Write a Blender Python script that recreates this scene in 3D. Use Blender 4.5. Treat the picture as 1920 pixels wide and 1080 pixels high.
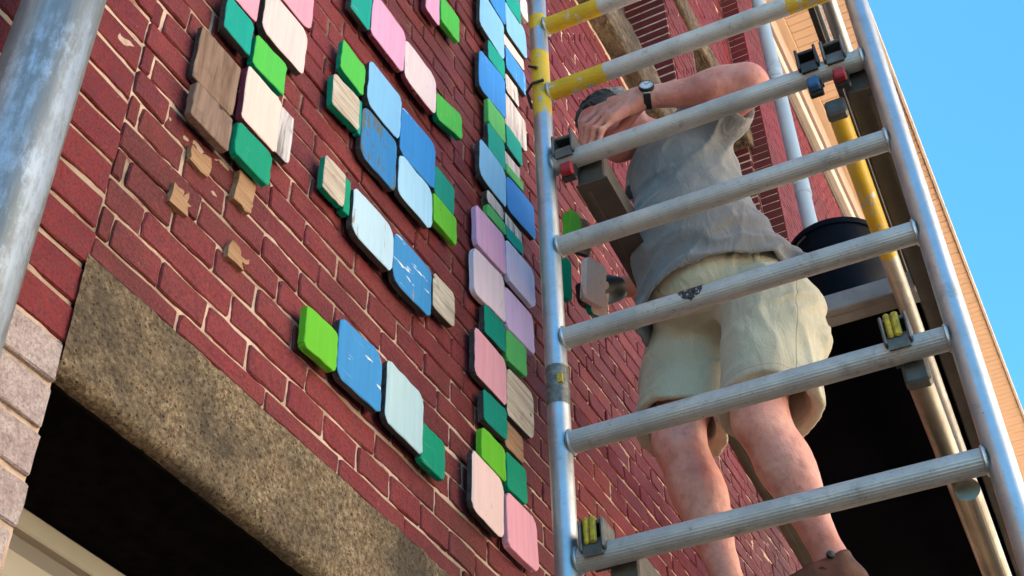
import bpy, math, random
import numpy as np
from mathutils import Vector, Matrix
for o in list(bpy.data.objects): bpy.data.objects.remove(o)
S = bpy.context.scene
COL = S.collection
rng = np.random.RandomState(7)
random.seed(7)

# ------------------------------------------------------------------ camera
cam_d = bpy.data.cameras.new('camera'); cam = bpy.data.objects.new('camera', cam_d); COL.objects.link(cam)
CAM = Vector((0.0, -1.2, 1.65))
az, pitch, roll = (math.radians(v) for v in (26.14, 41.35, -1.566))
fw = Vector((math.cos(pitch)*math.cos(az), math.cos(pitch)*math.sin(az), math.sin(pitch)))
rt = fw.cross(Vector((0, 0, 1))).normalized(); up = rt.cross(fw)
r2 = rt*math.cos(roll) + up*math.sin(roll); u2 = -rt*math.sin(roll) + up*math.cos(roll)
cam.matrix_world = Matrix(((r2.x, u2.x, -fw.x, CAM.x), (r2.y, u2.y, -fw.y, CAM.y), (r2.z, u2.z, -fw.z, CAM.z), (0, 0, 0, 1)))
cam_d.sensor_width = 36; cam_d.lens = 2490.7/1920*36; cam_d.clip_end = 2000; cam_d.clip_start = 0.02
S.camera = cam
S.render.resolution_x = 1024; S.render.resolution_y = 576

# ------------------------------------------------------------------ sky, sun, exposure
SUN_EL, SUN_AZ = math.radians(56), math.radians(112)     # azimuth from +x towards +y: the sun stands behind the building
wd = bpy.data.worlds.new('World'); S.world = wd; wd.use_nodes = True
nt = wd.node_tree; bg = nt.nodes['Background']
sky = nt.nodes.new('ShaderNodeTexSky'); sky.sky_type = 'NISHITA'; sky.sun_disc = False
sky.sun_elevation = SUN_EL; sky.sun_rotation = math.pi/2 - SUN_AZ
sky.air_density = 1.0; sky.dust_density = 0.2; sky.ozone_density = 4.0; sky.altitude = 0
tint = nt.nodes.new('ShaderNodeMix'); tint.data_type = 'RGBA'; tint.blend_type = 'MULTIPLY'; tint.inputs[0].default_value = 1; tint.inputs[7].default_value = (.45, .97, 1.03, 1)
nt.links.new(sky.outputs[0], tint.inputs[6]); nt.links.new(tint.outputs[2], bg.inputs[0]); bg.inputs[1].default_value = 0.053
sd = bpy.data.lights.new('sun', 'SUN'); sun = bpy.data.objects.new('sun', sd); COL.objects.link(sun)
sd.energy = 5.0; sd.angle = math.radians(0.53); sd.color = (1.0, 0.93, 0.82)
sdir = Vector((math.cos(SUN_EL)*math.cos(SUN_AZ), math.cos(SUN_EL)*math.sin(SUN_AZ), math.sin(SUN_EL)))
sun.rotation_euler = sdir.to_track_quat('Z', 'Y').to_euler(); sun.location = (0, 20, 30)
S.view_settings.view_transform = 'Standard'; S.view_settings.look = 'None'
S.view_settings.gamma = 1.0; S.view_settings.use_curve_mapping = False
S.view_settings.exposure = 2.98

# ------------------------------------------------------------------ helpers: objects
WL = {}          # world translation of every object we parent to
def link(o, parent=None, loc=(0, 0, 0)):
    COL.objects.link(o)
    loc = Vector(loc)
    if parent is not None:
        o.parent = parent; o.location = loc - WL[parent.name]
    else:
        o.location = loc
    WL[o.name] = loc
    return o
def empty(name, loc, label=None, cat=None, group=None, kind=None, parent=None):
    o = bpy.data.objects.new(name, None); o.empty_display_size = 0.1
    link(o, parent, loc); return tag(o, label, cat, group, kind)
def tag(o, label=None, cat=None, group=None, kind=None):
    if label: o['label'] = label
    if cat: o['category'] = cat
    if group: o['group'] = group
    if kind: o['kind'] = kind
    return o
def mesh(name, verts, faces, mats, smooth=False, midx=None):
    me = bpy.data.meshes.new(name)
    if isinstance(verts, np.ndarray): verts = verts.tolist()
    me.from_pydata(verts, [], faces if not isinstance(faces, np.ndarray) else faces.tolist())
    for m in (mats if isinstance(mats, (list, tuple)) else [mats]): me.materials.append(m)
    if midx is not None: me.polygons.foreach_set('material_index', np.asarray(midx, dtype=np.int32))
    if smooth: me.polygons.foreach_set('use_smooth', np.ones(len(me.polygons), dtype=bool))
    me.update(); return me
def obj(name, verts, faces, mats, parent=None, smooth=False, midx=None, loc=(0, 0, 0)):
    """verts in world coordinates (relative to loc)"""
    o = bpy.data.objects.new(name, mesh(name, verts, faces, mats, smooth, midx))
    return link(o, parent, loc)
class MB:
    """collects shapes into one mesh"""
    def __init__(s): s.v = []; s.f = []; s.m = []; s.cur = 0
    def add(s, v, f):
        n = len(s.v); s.v += [tuple(map(float, p)) for p in v]; s.f += [tuple(i+n for i in q) for q in f]; s.m += [s.cur]*len(f); return s
    def box(s, c, h, R=None, b=0.0):
        """box of half sizes h round c, rotated by the rows of R (local axes), edges chamfered by b"""
        c = np.array(c, float); h = np.array(h, float); R = np.eye(3) if R is None else np.array(R, float)
        vs = []; idx = {}
        if b <= 0:
            for sx in (-1, 1):
                for sy in (-1, 1):
                    for sz in (-1, 1): vs.append(np.array([sx, sy, sz])*h)
            fs = [(0, 1, 3, 2), (4, 6, 7, 5), (0, 4, 5, 1), (2, 3, 7, 6), (0, 2, 6, 4), (1, 5, 7, 3)]
        else:
            for sx in (-1, 1):
                for sy in (-1, 1):
                    for sz in (-1, 1):
                        for a in range(3):
                            p = np.array([sx, sy, sz])*(h-b); p[a] = (sx, sy, sz)[a]*h[a]
                            idx[(sx, sy, sz, a)] = len(vs); vs.append(p)
            fs = []
            for a in range(3):
                o1, o2 = [(1, 2), (2, 0), (0, 1)][a]
                for sg in (-1, 1):
                    q = []
                    for (p1, p2) in ((-1, -1), (1, -1), (1, 1), (-1, 1)):
                        k = [0, 0, 0]; k[a] = sg; k[o1] = p1; k[o2] = p2; q.append(idx[(*k, a)])
                    fs.append(tuple(q) if sg > 0 else tuple(q[::-1]))
            for a in range(3):      # edges along axis a
                o1, o2 = [(1, 2), (2, 0), (0, 1)][a]
                for p1 in (-1, 1):
                    for p2 in (-1, 1):
                        k0 = [0, 0, 0]; k0[o1] = p1; k0[o2] = p2; k1 = list(k0); k0[a] = -1; k1[a] = 1
                        q = (idx[(*k0, o1)], idx[(*k1, o1)], idx[(*k1, o2)], idx[(*k0, o2)])
                        fs.append(q if p1*p2 < 0 else q[::-1])
            for sx in (-1, 1):
                for sy in (-1, 1):
                    for sz in (-1, 1):
                        q = (idx[(sx, sy, sz, 0)], idx[(sx, sy, sz, 1)], idx[(sx, sy, sz, 2)])
                        fs.append(q if sx*sy*sz > 0 else q[::-1])
        return s.add([c + R.T @ p for p in vs], fs)
    def tube(s, a, b, r, r1=None, n=24, flute=0.0, cap=True, segs=1):
        a = np.array(a, float); b = np.array(b, float); r1 = r if r1 is None else r1
        d = b-a; d /= np.linalg.norm(d)
        ref = np.array([0, 0, 1.]) if abs(d[2]) < .9 else np.array([1., 0, 0])
        e1 = np.cross(d, ref); e1 /= np.linalg.norm(e1); e2 = np.cross(d, e1)
        vs = []; fs = []
        for k in range(segs+1):
            t = k/segs; rr = r+(r1-r)*t
            for i in range(n):
                th = 2*math.pi*i/n; q = rr - (flute if i % 2 else 0)
                vs.append(a+(b-a)*t + q*(math.cos(th)*e1+math.sin(th)*e2))
        for k in range(segs):
            for i in range(n):
                j = (i+1) % n; fs.append((k*n+i, k*n+j, (k+1)*n+j, (k+1)*n+i))
        if cap: fs.append(tuple(range(n))[::-1]); fs.append(tuple(segs*n+i for i in range(n)))
        return s.add(vs, fs)
    def lathe(s, c, prof, n=32, axis=(0, 0, 1), close=False):
        c = np.array(c, float); d = np.array(axis, float); d /= np.linalg.norm(d)
        ref = np.array([0, 0, 1.]) if abs(d[2]) < .9 else np.array([1., 0, 0])
        e1 = np.cross(d, ref); e1 /= np.linalg.norm(e1); e2 = np.cross(d, e1)
        vs = []; fs = []
        for (r, h) in prof:
            for i in range(n):
                th = 2*math.pi*i/n; vs.append(c+d*h+r*(math.cos(th)*e1+math.sin(th)*e2))
        m = len(prof)
        for k in range(m-1 if not close else m):
            k2 = (k+1) % m
            for i in range(n):
                j = (i+1) % n; fs.append((k*n+i, k*n+j, k2*n+j, k2*n+i))
        return s.add(vs, fs)
    def torus(s, c, axis, R, r, n=28, m=8):
        return s.lathe(c, [(R+r*math.cos(2*math.pi*k/m), r*math.sin(2*math.pi*k/m)) for k in range(m)], n, axis, True)
    def path(s, pts, r, n=8):
        """bent rod"""
        pts = [np.array(p, float) for p in pts]; vs = []; fs = []; prev = None
        for k, p in enumerate(pts):
            d = pts[min(k+1, len(pts)-1)]-pts[max(k-1, 0)]; d /= np.linalg.norm(d)
            if prev is None:
                ref = np.array([0, 0, 1.]) if abs(d[2]) < .9 else np.array([1., 0, 0]); e1 = np.cross(d, ref)
            else: e1 = prev-d*np.dot(prev, d)
            e1 /= np.linalg.norm(e1); prev = e1; e2 = np.cross(d, e1)
            for i in range(n):
                th = 2*math.pi*i/n; vs.append(p+r*(math.cos(th)*e1+math.sin(th)*e2))
        for k in range(len(pts)-1):
            for i in range(n):
                j = (i+1) % n; fs.append((k*n+i, k*n+j, (k+1)*n+j, (k+1)*n+i))
        fs.append(tuple(range(n))[::-1]); fs.append(tuple((len(pts)-1)*n+i for i in range(n)))
        return s.add(vs, fs)
    def build(s, name, mats, parent=None, smooth=False):
        o = obj(name, s.v, s.f, mats, parent, smooth, s.m)
        if smooth:
            try: o.data.set_sharp_from_angle(angle=math.radians(38))
            except Exception: pass
        return o

# value noise for geometry
_lat = np.random.RandomState(3).rand(64, 64, 64).astype(np.float32)*2-1
def vnoise(x, y, z):
    x, y, z = np.broadcast_arrays(x, y, z)
    xi = np.floor(x).astype(int); yi = np.floor(y).astype(int); zi = np.floor(z).astype(int)
    fx = x-xi; fy = y-yi; fz = z-zi
    fx = fx*fx*(3-2*fx); fy = fy*fy*(3-2*fy); fz = fz*fz*(3-2*fz)
    r = 0
    for a in (0, 1):
        for b in (0, 1):
            for c in (0, 1):
                r = r + _lat[(xi+a) & 63, (yi+b) & 63, (zi+c) & 63]*(fx if a else 1-fx)*(fy if b else 1-fy)*(fz if c else 1-fz)
    return r

# ------------------------------------------------------------------ helpers: materials
class NM:
    def __init__(s, name):
        s.m = bpy.data.materials.new(name); s.m.use_nodes = True; s.t = s.m.node_tree; s.b = s.t.nodes['Principled BSDF']
        s.tc = s.t.nodes.new('ShaderNodeTexCoord'); s.vec = s.tc.outputs['Object']
    def n(s, typ): return s.t.nodes.new(typ)
    def put(s, sock, v):
        if hasattr(v, 'is_output') or isinstance(v, bpy.types.NodeSocket): s.t.links.new(v, sock)
        elif isinstance(v, (tuple, list)) and len(v) == 3 and sock.type == 'RGBA': sock.default_value = (*v, 1)
        else: sock.default_value = v
    def shift(s):
        """offset the texture by the object's random number"""
        oi = s.n('ShaderNodeObjectInfo'); mu = s.n('ShaderNodeVectorMath'); mu.operation = 'SCALE'; mu.inputs[0].default_value = (37.1, 53.7, 71.3)
        s.t.links.new(oi.outputs['Random'], mu.inputs['Scale'])
        ad = s.n('ShaderNodeVectorMath'); ad.operation = 'ADD'; s.t.links.new(s.tc.outputs['Object'], ad.inputs[0]); s.t.links.new(mu.outputs[0], ad.inputs[1])
        s.vec = ad.outputs[0]; s.rand = oi.outputs['Random']; return s
    def scale(s, v, vec=None):
        mp = s.n('ShaderNodeMapping'); mp.inputs['Scale'].default_value = v; s.put(mp.inputs['Vector'], vec or s.vec); return mp.outputs[0]
    def noise(s, sc=5, det=4, rough=.55, vec=None, dist=0, col=False):
        n = s.n('ShaderNodeTexNoise'); n.inputs['Scale'].default_value = sc; n.inputs['Detail'].default_value = det
        n.inputs['Roughness'].default_value = rough; n.inputs['Distortion'].default_value = dist
        s.put(n.inputs['Vector'], vec or s.vec); return n.outputs['Color' if col else 'Fac']
    def voro(s, sc=5, feat='F1', out='Distance', vec=None, rnd=1.0):
        n = s.n('ShaderNodeTexVoronoi'); n.feature = feat; n.inputs['Scale'].default_value = sc; n.inputs['Randomness'].default_value = rnd
        s.put(n.inputs['Vector'], vec or s.vec); return n.outputs[out]
    def ramp(s, fac, stops, interp='LINEAR'):
        n = s.n('ShaderNodeValToRGB'); e = n.color_ramp.elements; n.color_ramp.interpolation = interp
        while len(e) < len(stops): e.new(.5)
        for k, (p, c) in enumerate(stops):
            e[k].position = p; e[k].color = (*c, 1) if isinstance(c, (tuple, list)) else (c, c, c, 1)
        s.put(n.inputs[0], fac); return n.outputs[0]
    def mix(s, fac, a, b, mode='MIX'):
        n = s.n('ShaderNodeMix'); n.data_type = 'RGBA'; n.blend_type = mode
        s.put(n.inputs[0], fac); s.put(n.inputs[6], a); s.put(n.inputs[7], b); return n.outputs[2]
    def math(s, op, a, b=0.5, clamp=False):
        n = s.n('ShaderNodeMath'); n.operation = op; n.use_clamp = clamp; s.put(n.inputs[0], a); s.put(n.inputs[1], b); return n.outputs[0]
    def sep(s, vec=None):
        n = s.n('ShaderNodeSeparateXYZ'); s.put(n.inputs[0], vec or s.tc.outputs['Object']); return n.outputs
    def bump(s, h, strength=.3, dist=.01, normal=None):
        n = s.n('ShaderNodeBump'); n.inputs['Strength'].default_value = strength; n.inputs['Distance'].default_value = dist
        s.put(n.inputs['Height'], h)
        if normal: s.put(n.inputs['Normal'], normal)
        s.put(s.b.inputs['Normal'], n.outputs[0]); return n.outputs[0]
    def set(s, color=None, rough=None, metal=None, spec=None, sheen=None, sub=None, coat=None):
        for k, v in (('Base Color', color), ('Roughness', rough), ('Metallic', metal), ('Specular IOR Level', spec), ('Sheen Weight', sheen), ('Coat Weight', coat)):
            if v is not None: s.put(s.b.inputs[k], v)
        return s.m

def m_brick(name, c1, c2, c3, soot=True, rough=.55):
    k = NM(name).shift()
    base = k.mix(k.rand, c1, c2)
    n1 = k.noise(9, 5, .6)
    base = k.mix(k.ramp(n1, [(.35, 0), (.7, 1)]), base, c3)
    base = k.mix(k.ramp(k.noise(60, 4, .7), [(.45, 0), (.75, .5)]), base, (.10, .05, .05), 'MIX')
    if soot:
        wn = k.noise(1.1, 5, .65, vec=k.sep_world())
        base = k.mix(k.ramp(wn, [(.44, 0), (.66, .75)]), base, (.075, .028, .022))
    sc = k.ramp(k.noise(26, 3, .8), [(.68, 0), (.76, .7)])
    base = k.mix(sc, base, (.30, .20, .17))
    gr = k.noise(210, 4, .75)
    base = k.mix(k.ramp(gr, [(.36, .55), (.5, 0)]), base, tuple(v*.35 for v in c2)); base = k.mix(k.ramp(gr, [(.56, 0), (.72, .35)]), base, tuple(min(.9, v*1.7+.02) for v in c3))
    h = k.math('ADD', k.math('MULTIPLY', k.noise(38, 6, .7), 1.0), k.math('MULTIPLY', k.noise(160, 3, .6), .5))
    k.bump(h, .9, .005)
    k.set(base, k.ramp(n1, [(.3, rough-.05), (.8, rough+.2)]), spec=.14)
    return k.m
def _sw(s):
    g = s.n('ShaderNodeNewGeometry'); return g.outputs['Position']
NM.sep_world = _sw
M_BRICK = m_brick('painted_red_brick', (.25, .032, .038), (.135, .019, .028), (.26, .052, .050))
M_BRICK_L = m_brick('painted_red_brick_quoin', (.195, .021, .026), (.145, .017, .022), (.235, .036, .034), soot=False, rough=.5)
M_BRICK_P = m_brick('pale_worn_brick', (.46, .34, .31), (.40, .30, .285), (.55, .45, .42), soot=False, rough=.8)

def m_mortar():
    k = NM('lime_mortar')
    n = k.noise(14, 6, .65); n2 = k.noise(2.2, 4, .6)
    c = k.ramp(n, [(.25, (.26, .17, .12)), (.48, (.60, .43, .32)), (.75, (.76, .60, .48))])
    c = k.mix(k.ramp(n2, [(.45, 0), (.65, .7)]), c, (.26, .18, .115))
    c = k.mix(k.ramp(k.noise(30, 5, .7, vec=k.scale((.6, 1, 1))), [(.58, 0), (.66, .75)]), c, (.20, .035, .035))
    # old paint and soot smeared over the joints of the upper wall between the tile groups
    xyz = k.sep(); dx = k.math('DIVIDE', k.math('SUBTRACT', xyz[0], 1.85), 1.0); dz = k.math('DIVIDE', k.math('SUBTRACT', xyz[2], 4.45), 1.15)
    rr = k.math('SQRT', k.math('ADD', k.math('MULTIPLY', dx, dx), k.math('MULTIPLY', dz, dz)))
    rr = k.math('ADD', rr, k.math('MULTIPLY', k.math('SUBTRACT', k.noise(6, 5, .7), .5), 1.5))
    c = k.mix(k.ramp(rr, [(.55, .85), (1.0, 0)]), c, k.ramp(n, [(.3, (.075, .03, .026)), (.7, (.20, .10, .075))]))
    k.bump(k.noise(120, 5, .7), .6, .004); return k.set(c, .9, spec=.2)
M_MORTAR = m_mortar()

def m_concrete():
    k = NM('weathered_concrete')
    v = k.voro(95, out='Color'); vd = k.voro(95)
    n = k.noise(7, 5, .6); n3 = k.noise(115, 6, .8)
    c = k.ramp(n3, [(.34, (.07, .045, .024)), (.45, (.21, .14, .078)), (.54, (.35, .245, .14)), (.66, (.62, .48, .31))])
    grey = k.ramp(k.noise(4.2, 5, .65), [(.42, 0), (.60, .9)])
    c = k.mix(grey, c, k.ramp(n3, [(.3, (.055, .040, .027)), (.7, (.19, .142, .094))]))
    peb = k.ramp(k.voro(42), [(.10, 1), (.16, 0)])
    c = k.mix(k.math('MULTIPLY', peb, k.ramp(k.noise(11, 2), [(.5, 0), (.6, .8)])), c, (.085, .075, .062))
    pits = k.ramp(k.voro(85), [(.14, 1), (.24, 0)])
    c = k.mix(k.math('MULTIPLY', pits, .7), c, (.03, .02, .012))
    h = k.math('ADD', k.math('MULTIPLY', n3, 1.2), k.math('MULTIPLY', vd, .8))
    h = k.math('SUBTRACT', h, k.math('MULTIPLY', pits, .6))
    k.bump(h, .9, .008); return k.set(c, .92, spec=.25)
M_CONC = m_concrete()
def m_stone():
    k = NM('rough_sandstone')
    n = k.noise(5, 6, .7); c = k.ramp(n, [(.30, (.045, .030, .018)), (.48, (.17, .115, .07)), (.70, (.36, .265, .175))])
    c = k.mix(k.ramp(k.noise(30, 5, .8, vec=k.scale((.4, 1, 1))), [(.4, .8), (.55, 0)]), c, (.04, .028, .018))
    k.bump(k.noise(16, 6, .8), 1.0, .05); return k.set(c, .9)
M_STONE = m_stone()

def m_plain(name, c, rough=.6, metal=0, var=.25, sc=12, spec=.5, bump=.0, bsc=60, c2=None):
    k = NM(name); n = k.noise(sc, 5, .6)
    d = tuple(v*(1-var) for v in c) if c2 is None else c2
    k.set(k.ramp(n, [(.3, d), (.7, c)]), k.ramp(n, [(.3, min(1, rough+.1)), (.7, max(.05, rough-.06))]), metal, spec)
    if bump: k.bump(k.noise(bsc, 4, .6), bump, .003)
    return k.m

def m_wood(name, c1, c2, c3, axis=0, knots=True):
    k = NM(name)
    s1 = [9, 60, 60]; s1[0], s1[axis] = s1[axis], s1[0]
    s1 = [70, 70, 70]; s1[axis] = 5
    g = k.noise(1, 5, .65, vec=k.scale(tuple(s1)), dist=.6)
    c = k.ramp(g, [(.28, c1), (.5, c2), (.72, c3)])
    c = k.mix(k.ramp(k.noise(18, 4, .7), [(.6, 0), (.72, .55)]), c, c1)
    if knots:
        kn = k.ramp(k.voro(17), [(.06, 1), (.13, 0)]); c = k.mix(k.math('MULTIPLY', kn, .9), c, (.03, .02, .015))
    k.bump(g, .5, .003); return k.set(c, .82, spec=.25)
M_RAW = m_wood('bare_plywood', (.13, .075, .05), (.235, .145, .10), (.33, .215, .155), 2)
M_RAW2 = m_wood('weathered_plywood', (.11, .068, .05), (.21, .135, .10), (.30, .20, .15), 2)
M_RAW3 = m_wood('orange_pine', (.17, .09, .045), (.36, .20, .105), (.47, .29, .17), 0)
M_EDGE = m_wood('weathered_shaded_edge', (.022, .018, .016), (.055, .045, .04), (.10, .085, .075), 0, False)  # weathered ply, darkened to carry the shade on the tile sides
M_PALE = m_wood('pale_bleached_wood', (.26, .19, .13), (.52, .43, .34), (.70, .62, .53), 0)
M_WHITEW = m_wood('flaked_white_wood', (.10, .085, .08), (.56, .50, .50), (.74, .70, .70), 2, False)

def m_paint(name, c, wear=.12, axis=2, under=(.42, .30, .22), dark=.90, chips=.0):
    k = NM(name); wear = wear*.75
    s1 = [95, 95, 95]; s1[axis] = 4
    g = k.noise(1, 4, .6, vec=k.scale(tuple(s1)), dist=.3)
    lo = tuple(v*dark for v in c); hi = tuple(min(.93, v*1.06+.003) for v in c)
    col = k.ramp(g, [(.3, lo), (.52, c), (.75, hi)])
    col = k.mix(k.ramp(k.noise(4.5, 4, .6), [(.4, 0), (.75, .30)]), col, tuple(min(.92, v*.88+.02) for v in c))
    wm = k.math('ADD', k.math('MULTIPLY', g, .55), k.math('MULTIPLY', k.noise(12, 5, .7), .55))
    mk = k.ramp(wm, [(.72-wear, 0), (.745-wear, 1)])
    col = k.mix(mk, col, under)
    if chips:
        ch = k.ramp(k.noise(1, 2, .5, vec=k.scale((16, 50, 75))), [(.70-chips, 0), (.72-chips, 1)])
        col = k.mix(k.math('MULTIPLY', ch, k.ramp(k.noise(5, 2), [(.47, 0), (.56, 1)])), col, (.72, .74, .70))
    scf = k.ramp(k.noise(1, 3, .6, vec=k.scale((17, 60, 130))), [(.64, 0), (.69, .5)])
    col = k.mix(k.math('MULTIPLY', scf, k.ramp(k.noise(7, 2), [(.46, 0), (.56, 1)])), col, tuple(v*.65+.22 for v in c))
    k.bump(k.math('SUBTRACT', g, mk), .45, .0028); return k.set(col, .6, spec=.12)
PAINT = dict(
 teal=m_paint('teal_paint', (.004, .32, .255), .0), pink=m_paint('pink_paint', (.82, .34, .44), .02), palepink=m_paint('pale_pink_paint', (.84, .60, .57), .05),
 green=m_paint('green_paint', (.085, .50, .07), .05), palepeach=m_paint('pale_peach_paint', (.82, .60, .53), .07, under=(.48, .30, .23)), dgreen=m_paint('emerald_paint', (.002, .27, .15), .0),
 orchid=m_paint('orchid_pink_paint', (.76, .37, .56), .02), palepink2=m_paint('blush_paint', (.82, .64, .66), .07), skyblue=m_paint('sky_blue_paint', (.22, .49, .78), .03),
 bluew=m_paint('worn_blue_paint', (.035, .21, .50), .15, under=(.13, .15, .13)), blue=m_paint('blue_paint', (.035, .235, .60), .03, chips=.02), ltblue=m_paint('light_blue_paint', (.36, .61, .80), .04),
 teal2=m_paint('sea_green_paint', (.01, .26, .19), .03), lime=m_paint('lime_paint', (.13, .47, .025), .06, under=(.05, .20, .02)), paleblue=m_paint('pale_blue_paint', (.47, .64, .75), .10, under=(.40, .27, .20)),
 blue2=m_paint('cornflower_paint', (.045, .25, .54), .02, chips=.045), greyblue=m_paint('grey_blue_paint', (.42, .58, .62), .03), azure=m_paint('azure_paint', (.04, .25, .70), .02),
 azurew=m_paint('chipped_azure_paint', (.05, .27, .68), .10, under=(.55, .66, .70)), green2=m_paint('spring_green_paint', (.10, .44, .12), .03), mauve=m_paint('mauve_paint', (.66, .38, .60), .0),
 lavpink=m_paint('pale_lilac_paint', (.76, .60, .68), .04), lavender=m_paint('lavender_paint', (.64, .58, .80), .0), lilac=m_paint('lilac_paint', (.68, .47, .74), .0), dteal=m_paint('dark_teal_paint', (.002, .235, .17), .02),
 rosepink=m_paint('rose_paint', (.74, .35, .42), .05), pink2=m_paint('candy_pink_paint', (.86, .39, .47), .0), white=m_paint('white_paint', (.74, .72, .72), .1), maroon=m_paint('maroon_paint', (.20, .035, .06), .08), navy=m_paint('slate_edge_paint', (.06, .09, .12), .05))

def m_metal(name, c=(.56, .57, .58), rough=.42, dirt=.35, metal=.9, streak=True, yellow=None):
    k = NM(name)
    n = k.noise(8, 6, .65); n2 = k.noise(90, 4, .7)
    col = k.ramp(n, [(.3, tuple(v*.72 for v in c)), (.65, c)])
    col = k.mix(k.ramp(n2, [(.60, 0), (.72, dirt)]), col, (.16, .15, .14))
    col = k.mix(k.ramp(k.noise(17, 6, .75), [(.56, 0), (.70, dirt)]), col, (.20, .17, .14))
    spk = k.ramp(k.voro(55), [(.05, 1), (.09, 0)])
    col = k.mix(k.math('MULTIPLY', spk, k.ramp(k.noise(6, 2), [(.52, 0), (.6, .8)])), col, (.05, .05, .05))
    met = metal; ro = k.ramp(n, [(.3, rough+.14), (.7, rough-.06)])
    if yellow:
        ax = yellow[-1]; msk = None
        c3 = k.sep()[ax]
        e = k.math('ADD', c3, k.math('MULTIPLY', k.math('SUBTRACT', k.noise(30, 5, .7), .5), .035))
        for z0, z1 in yellow[:-1]:
            mm = k.math('MULTIPLY', k.math('GREATER_THAN', e, z0), k.math('LESS_THAN', e, z1)); msk = mm if msk is None else k.math('MAXIMUM', msk, mm)
        msk = k.math('MULTIPLY', msk, k.ramp(k.noise(22, 5, .75), [(.40, 0), (.44, 1)]))
        col = k.mix(msk, col, k.ramp(n, [(.3, (.55, .33, .01)), (.7, (.72, .47, .015))]))
        met = k.math('MULTIPLY', k.math('SUBTRACT', 1.0, msk), metal)
    k.bump(k.math('ADD', n2, n), .12, .002)
    return k.set(col, ro, met)
M_POLE = m_metal('galvanised_tube', (.50, .53, .56), .40, .35)
M_POLE_Y = m_metal('galvanised_tube_yellow_band', (.50, .53, .56), .40, .35, yellow=((4.28, 4.54), (4.64, 4.70), 2))
M_POLE_R = m_metal('galvanised_tube_yellow_top', (.50, .53, .56), .40, .35, yellow=((4.37, 4.6), 2))
M_RUNG = m_metal('ribbed_aluminium', (.52, .515, .505), .52, .6, .6)
M_RUNG_Y = m_metal('ribbed_aluminium_yellow_end', (.60, .59, .57), .55, .6, .55, yellow=((-.445, -.2), (-1.2, -.935), 1))
M_BEAM = m_metal('dull_beam_aluminium', (.105, .094, .082), .5, .4, .6)
M_TUBE_D = m_metal('dull_bronze_tube', (.30, .27, .215), .36, .4, .8)
M_BEAM2 = m_metal('dull_grey_aluminium', (.30, .295, .29), .55, .5, .4)
M_TUBE_Y = m_metal('yellow_flaked_tube', (.50, .49, .46), .45, .3, .6, yellow=((2.1, 2.74), 0))
def m_zinc():
    k = NM('weathered_zinc')
    st = k.noise(1, 6, .7, vec=k.scale((26, 26, 2.2))); sp = k.noise(55, 6, .75, vec=k.scale((1, 1, .45))); bl = k.noise(3.5, 4, .6)
    c = k.ramp(st, [(.3, (.13, .15, .155)), (.5, (.20, .225, .24)), (.68, (.29, .34, .39))])
    band = k.ramp(k.math('MULTIPLY', k.math('ADD', sp, st), .5), [(.47, 0), (.56, .8)])
    c = k.mix(k.math('MULTIPLY', band, k.ramp(bl, [(.42, 0), (.6, 1)])), c, (.40, .48, .58))  # pale blue streaks paint sky highlights onto the weathered zinc
    c = k.mix(k.ramp(k.voro(90), [(.06, .6), (.12, 0)]), c, (.16, .17, .18))
    k.bump(k.math('ADD', sp, st), .25, .003); return k.set(c, k.ramp(sp, [(.3, .5), (.7, .34)]), .45)
M_PIPE = m_zinc()
M_PIPE_F = m_plain('grey_blue_plastic_pipe', (.26, .35, .45), .4, var=.12, sc=3)
M_BLACK = m_plain('black_plastic', (.018, .018, .02), .45, bump=.1)
M_GREYP = m_plain('grey_steel_claw', (.13, .13, .125), .5, .5, .4, 40)
M_REDP = m_plain('red_plastic', (.33, .012, .022), .5)
M_BLUEP = m_plain('blue_plastic', (.02, .10, .25), .5)
M_YELP = m_plain('yellow_plastic', (.60, .40, .010), .55, c2=(.20, .15, .02), sc=70)
M_DECK = m_plain('black_film_plywood', (.003, .003, .005), .9, var=.5, sc=5, spec=.03)
M_BUCKET = m_plain('black_bucket_plastic', (.002, .004, .010), .6, spec=.07)
M_TAPE = m_plain('grey_tape', (.20, .20, .185), .4, .2, .75, 60, bump=.5, bsc=50)
M_CREAM = m_plain('cream_paint', (.56, .48, .36), .5, var=.1, sc=5)
M_CREAM2 = m_plain('shaded_cream_paint', (.30, .25, .20), .55, var=.1, sc=5)  # darker cream for the rails, recess shade put into the colour
M_SOFFIT = m_plain('beige_soffit_paint', (.58, .40, .27), .6, var=.1, sc=3)
M_WHITEB = m_plain('off_white_board', (.50, .43, .36), .6, var=.25, sc=3)
M_DARKW = m_plain('dark_brown_timber', (.10, .055, .035), .7, var=.5, sc=4)
M_PINKB = m_plain('faded_pink_board', (.42, .28, .22), .6, var=.2, sc=3)
M_GLASS = m_plain('dark_glass', (.01, .01, .012), .08, spec=.6, var=.2)
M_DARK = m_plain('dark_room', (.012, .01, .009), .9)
M_GROUND = m_plain('pavement', (.09, .08, .07), .9, var=.3, sc=.8)
M_ROOF = m_plain('roof_tile', (.16, .08, .06), .8)

# ================================================================== THE SETTING
g = MB(); g.add([(-60, -60, 0), (90, -60, 0), (90, 60, 0), (-60, 60, 0)], [(0, 1, 2, 3)])
tag(g.build('ground', M_GROUND), 'pale stone street paving', kind='structure')

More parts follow.
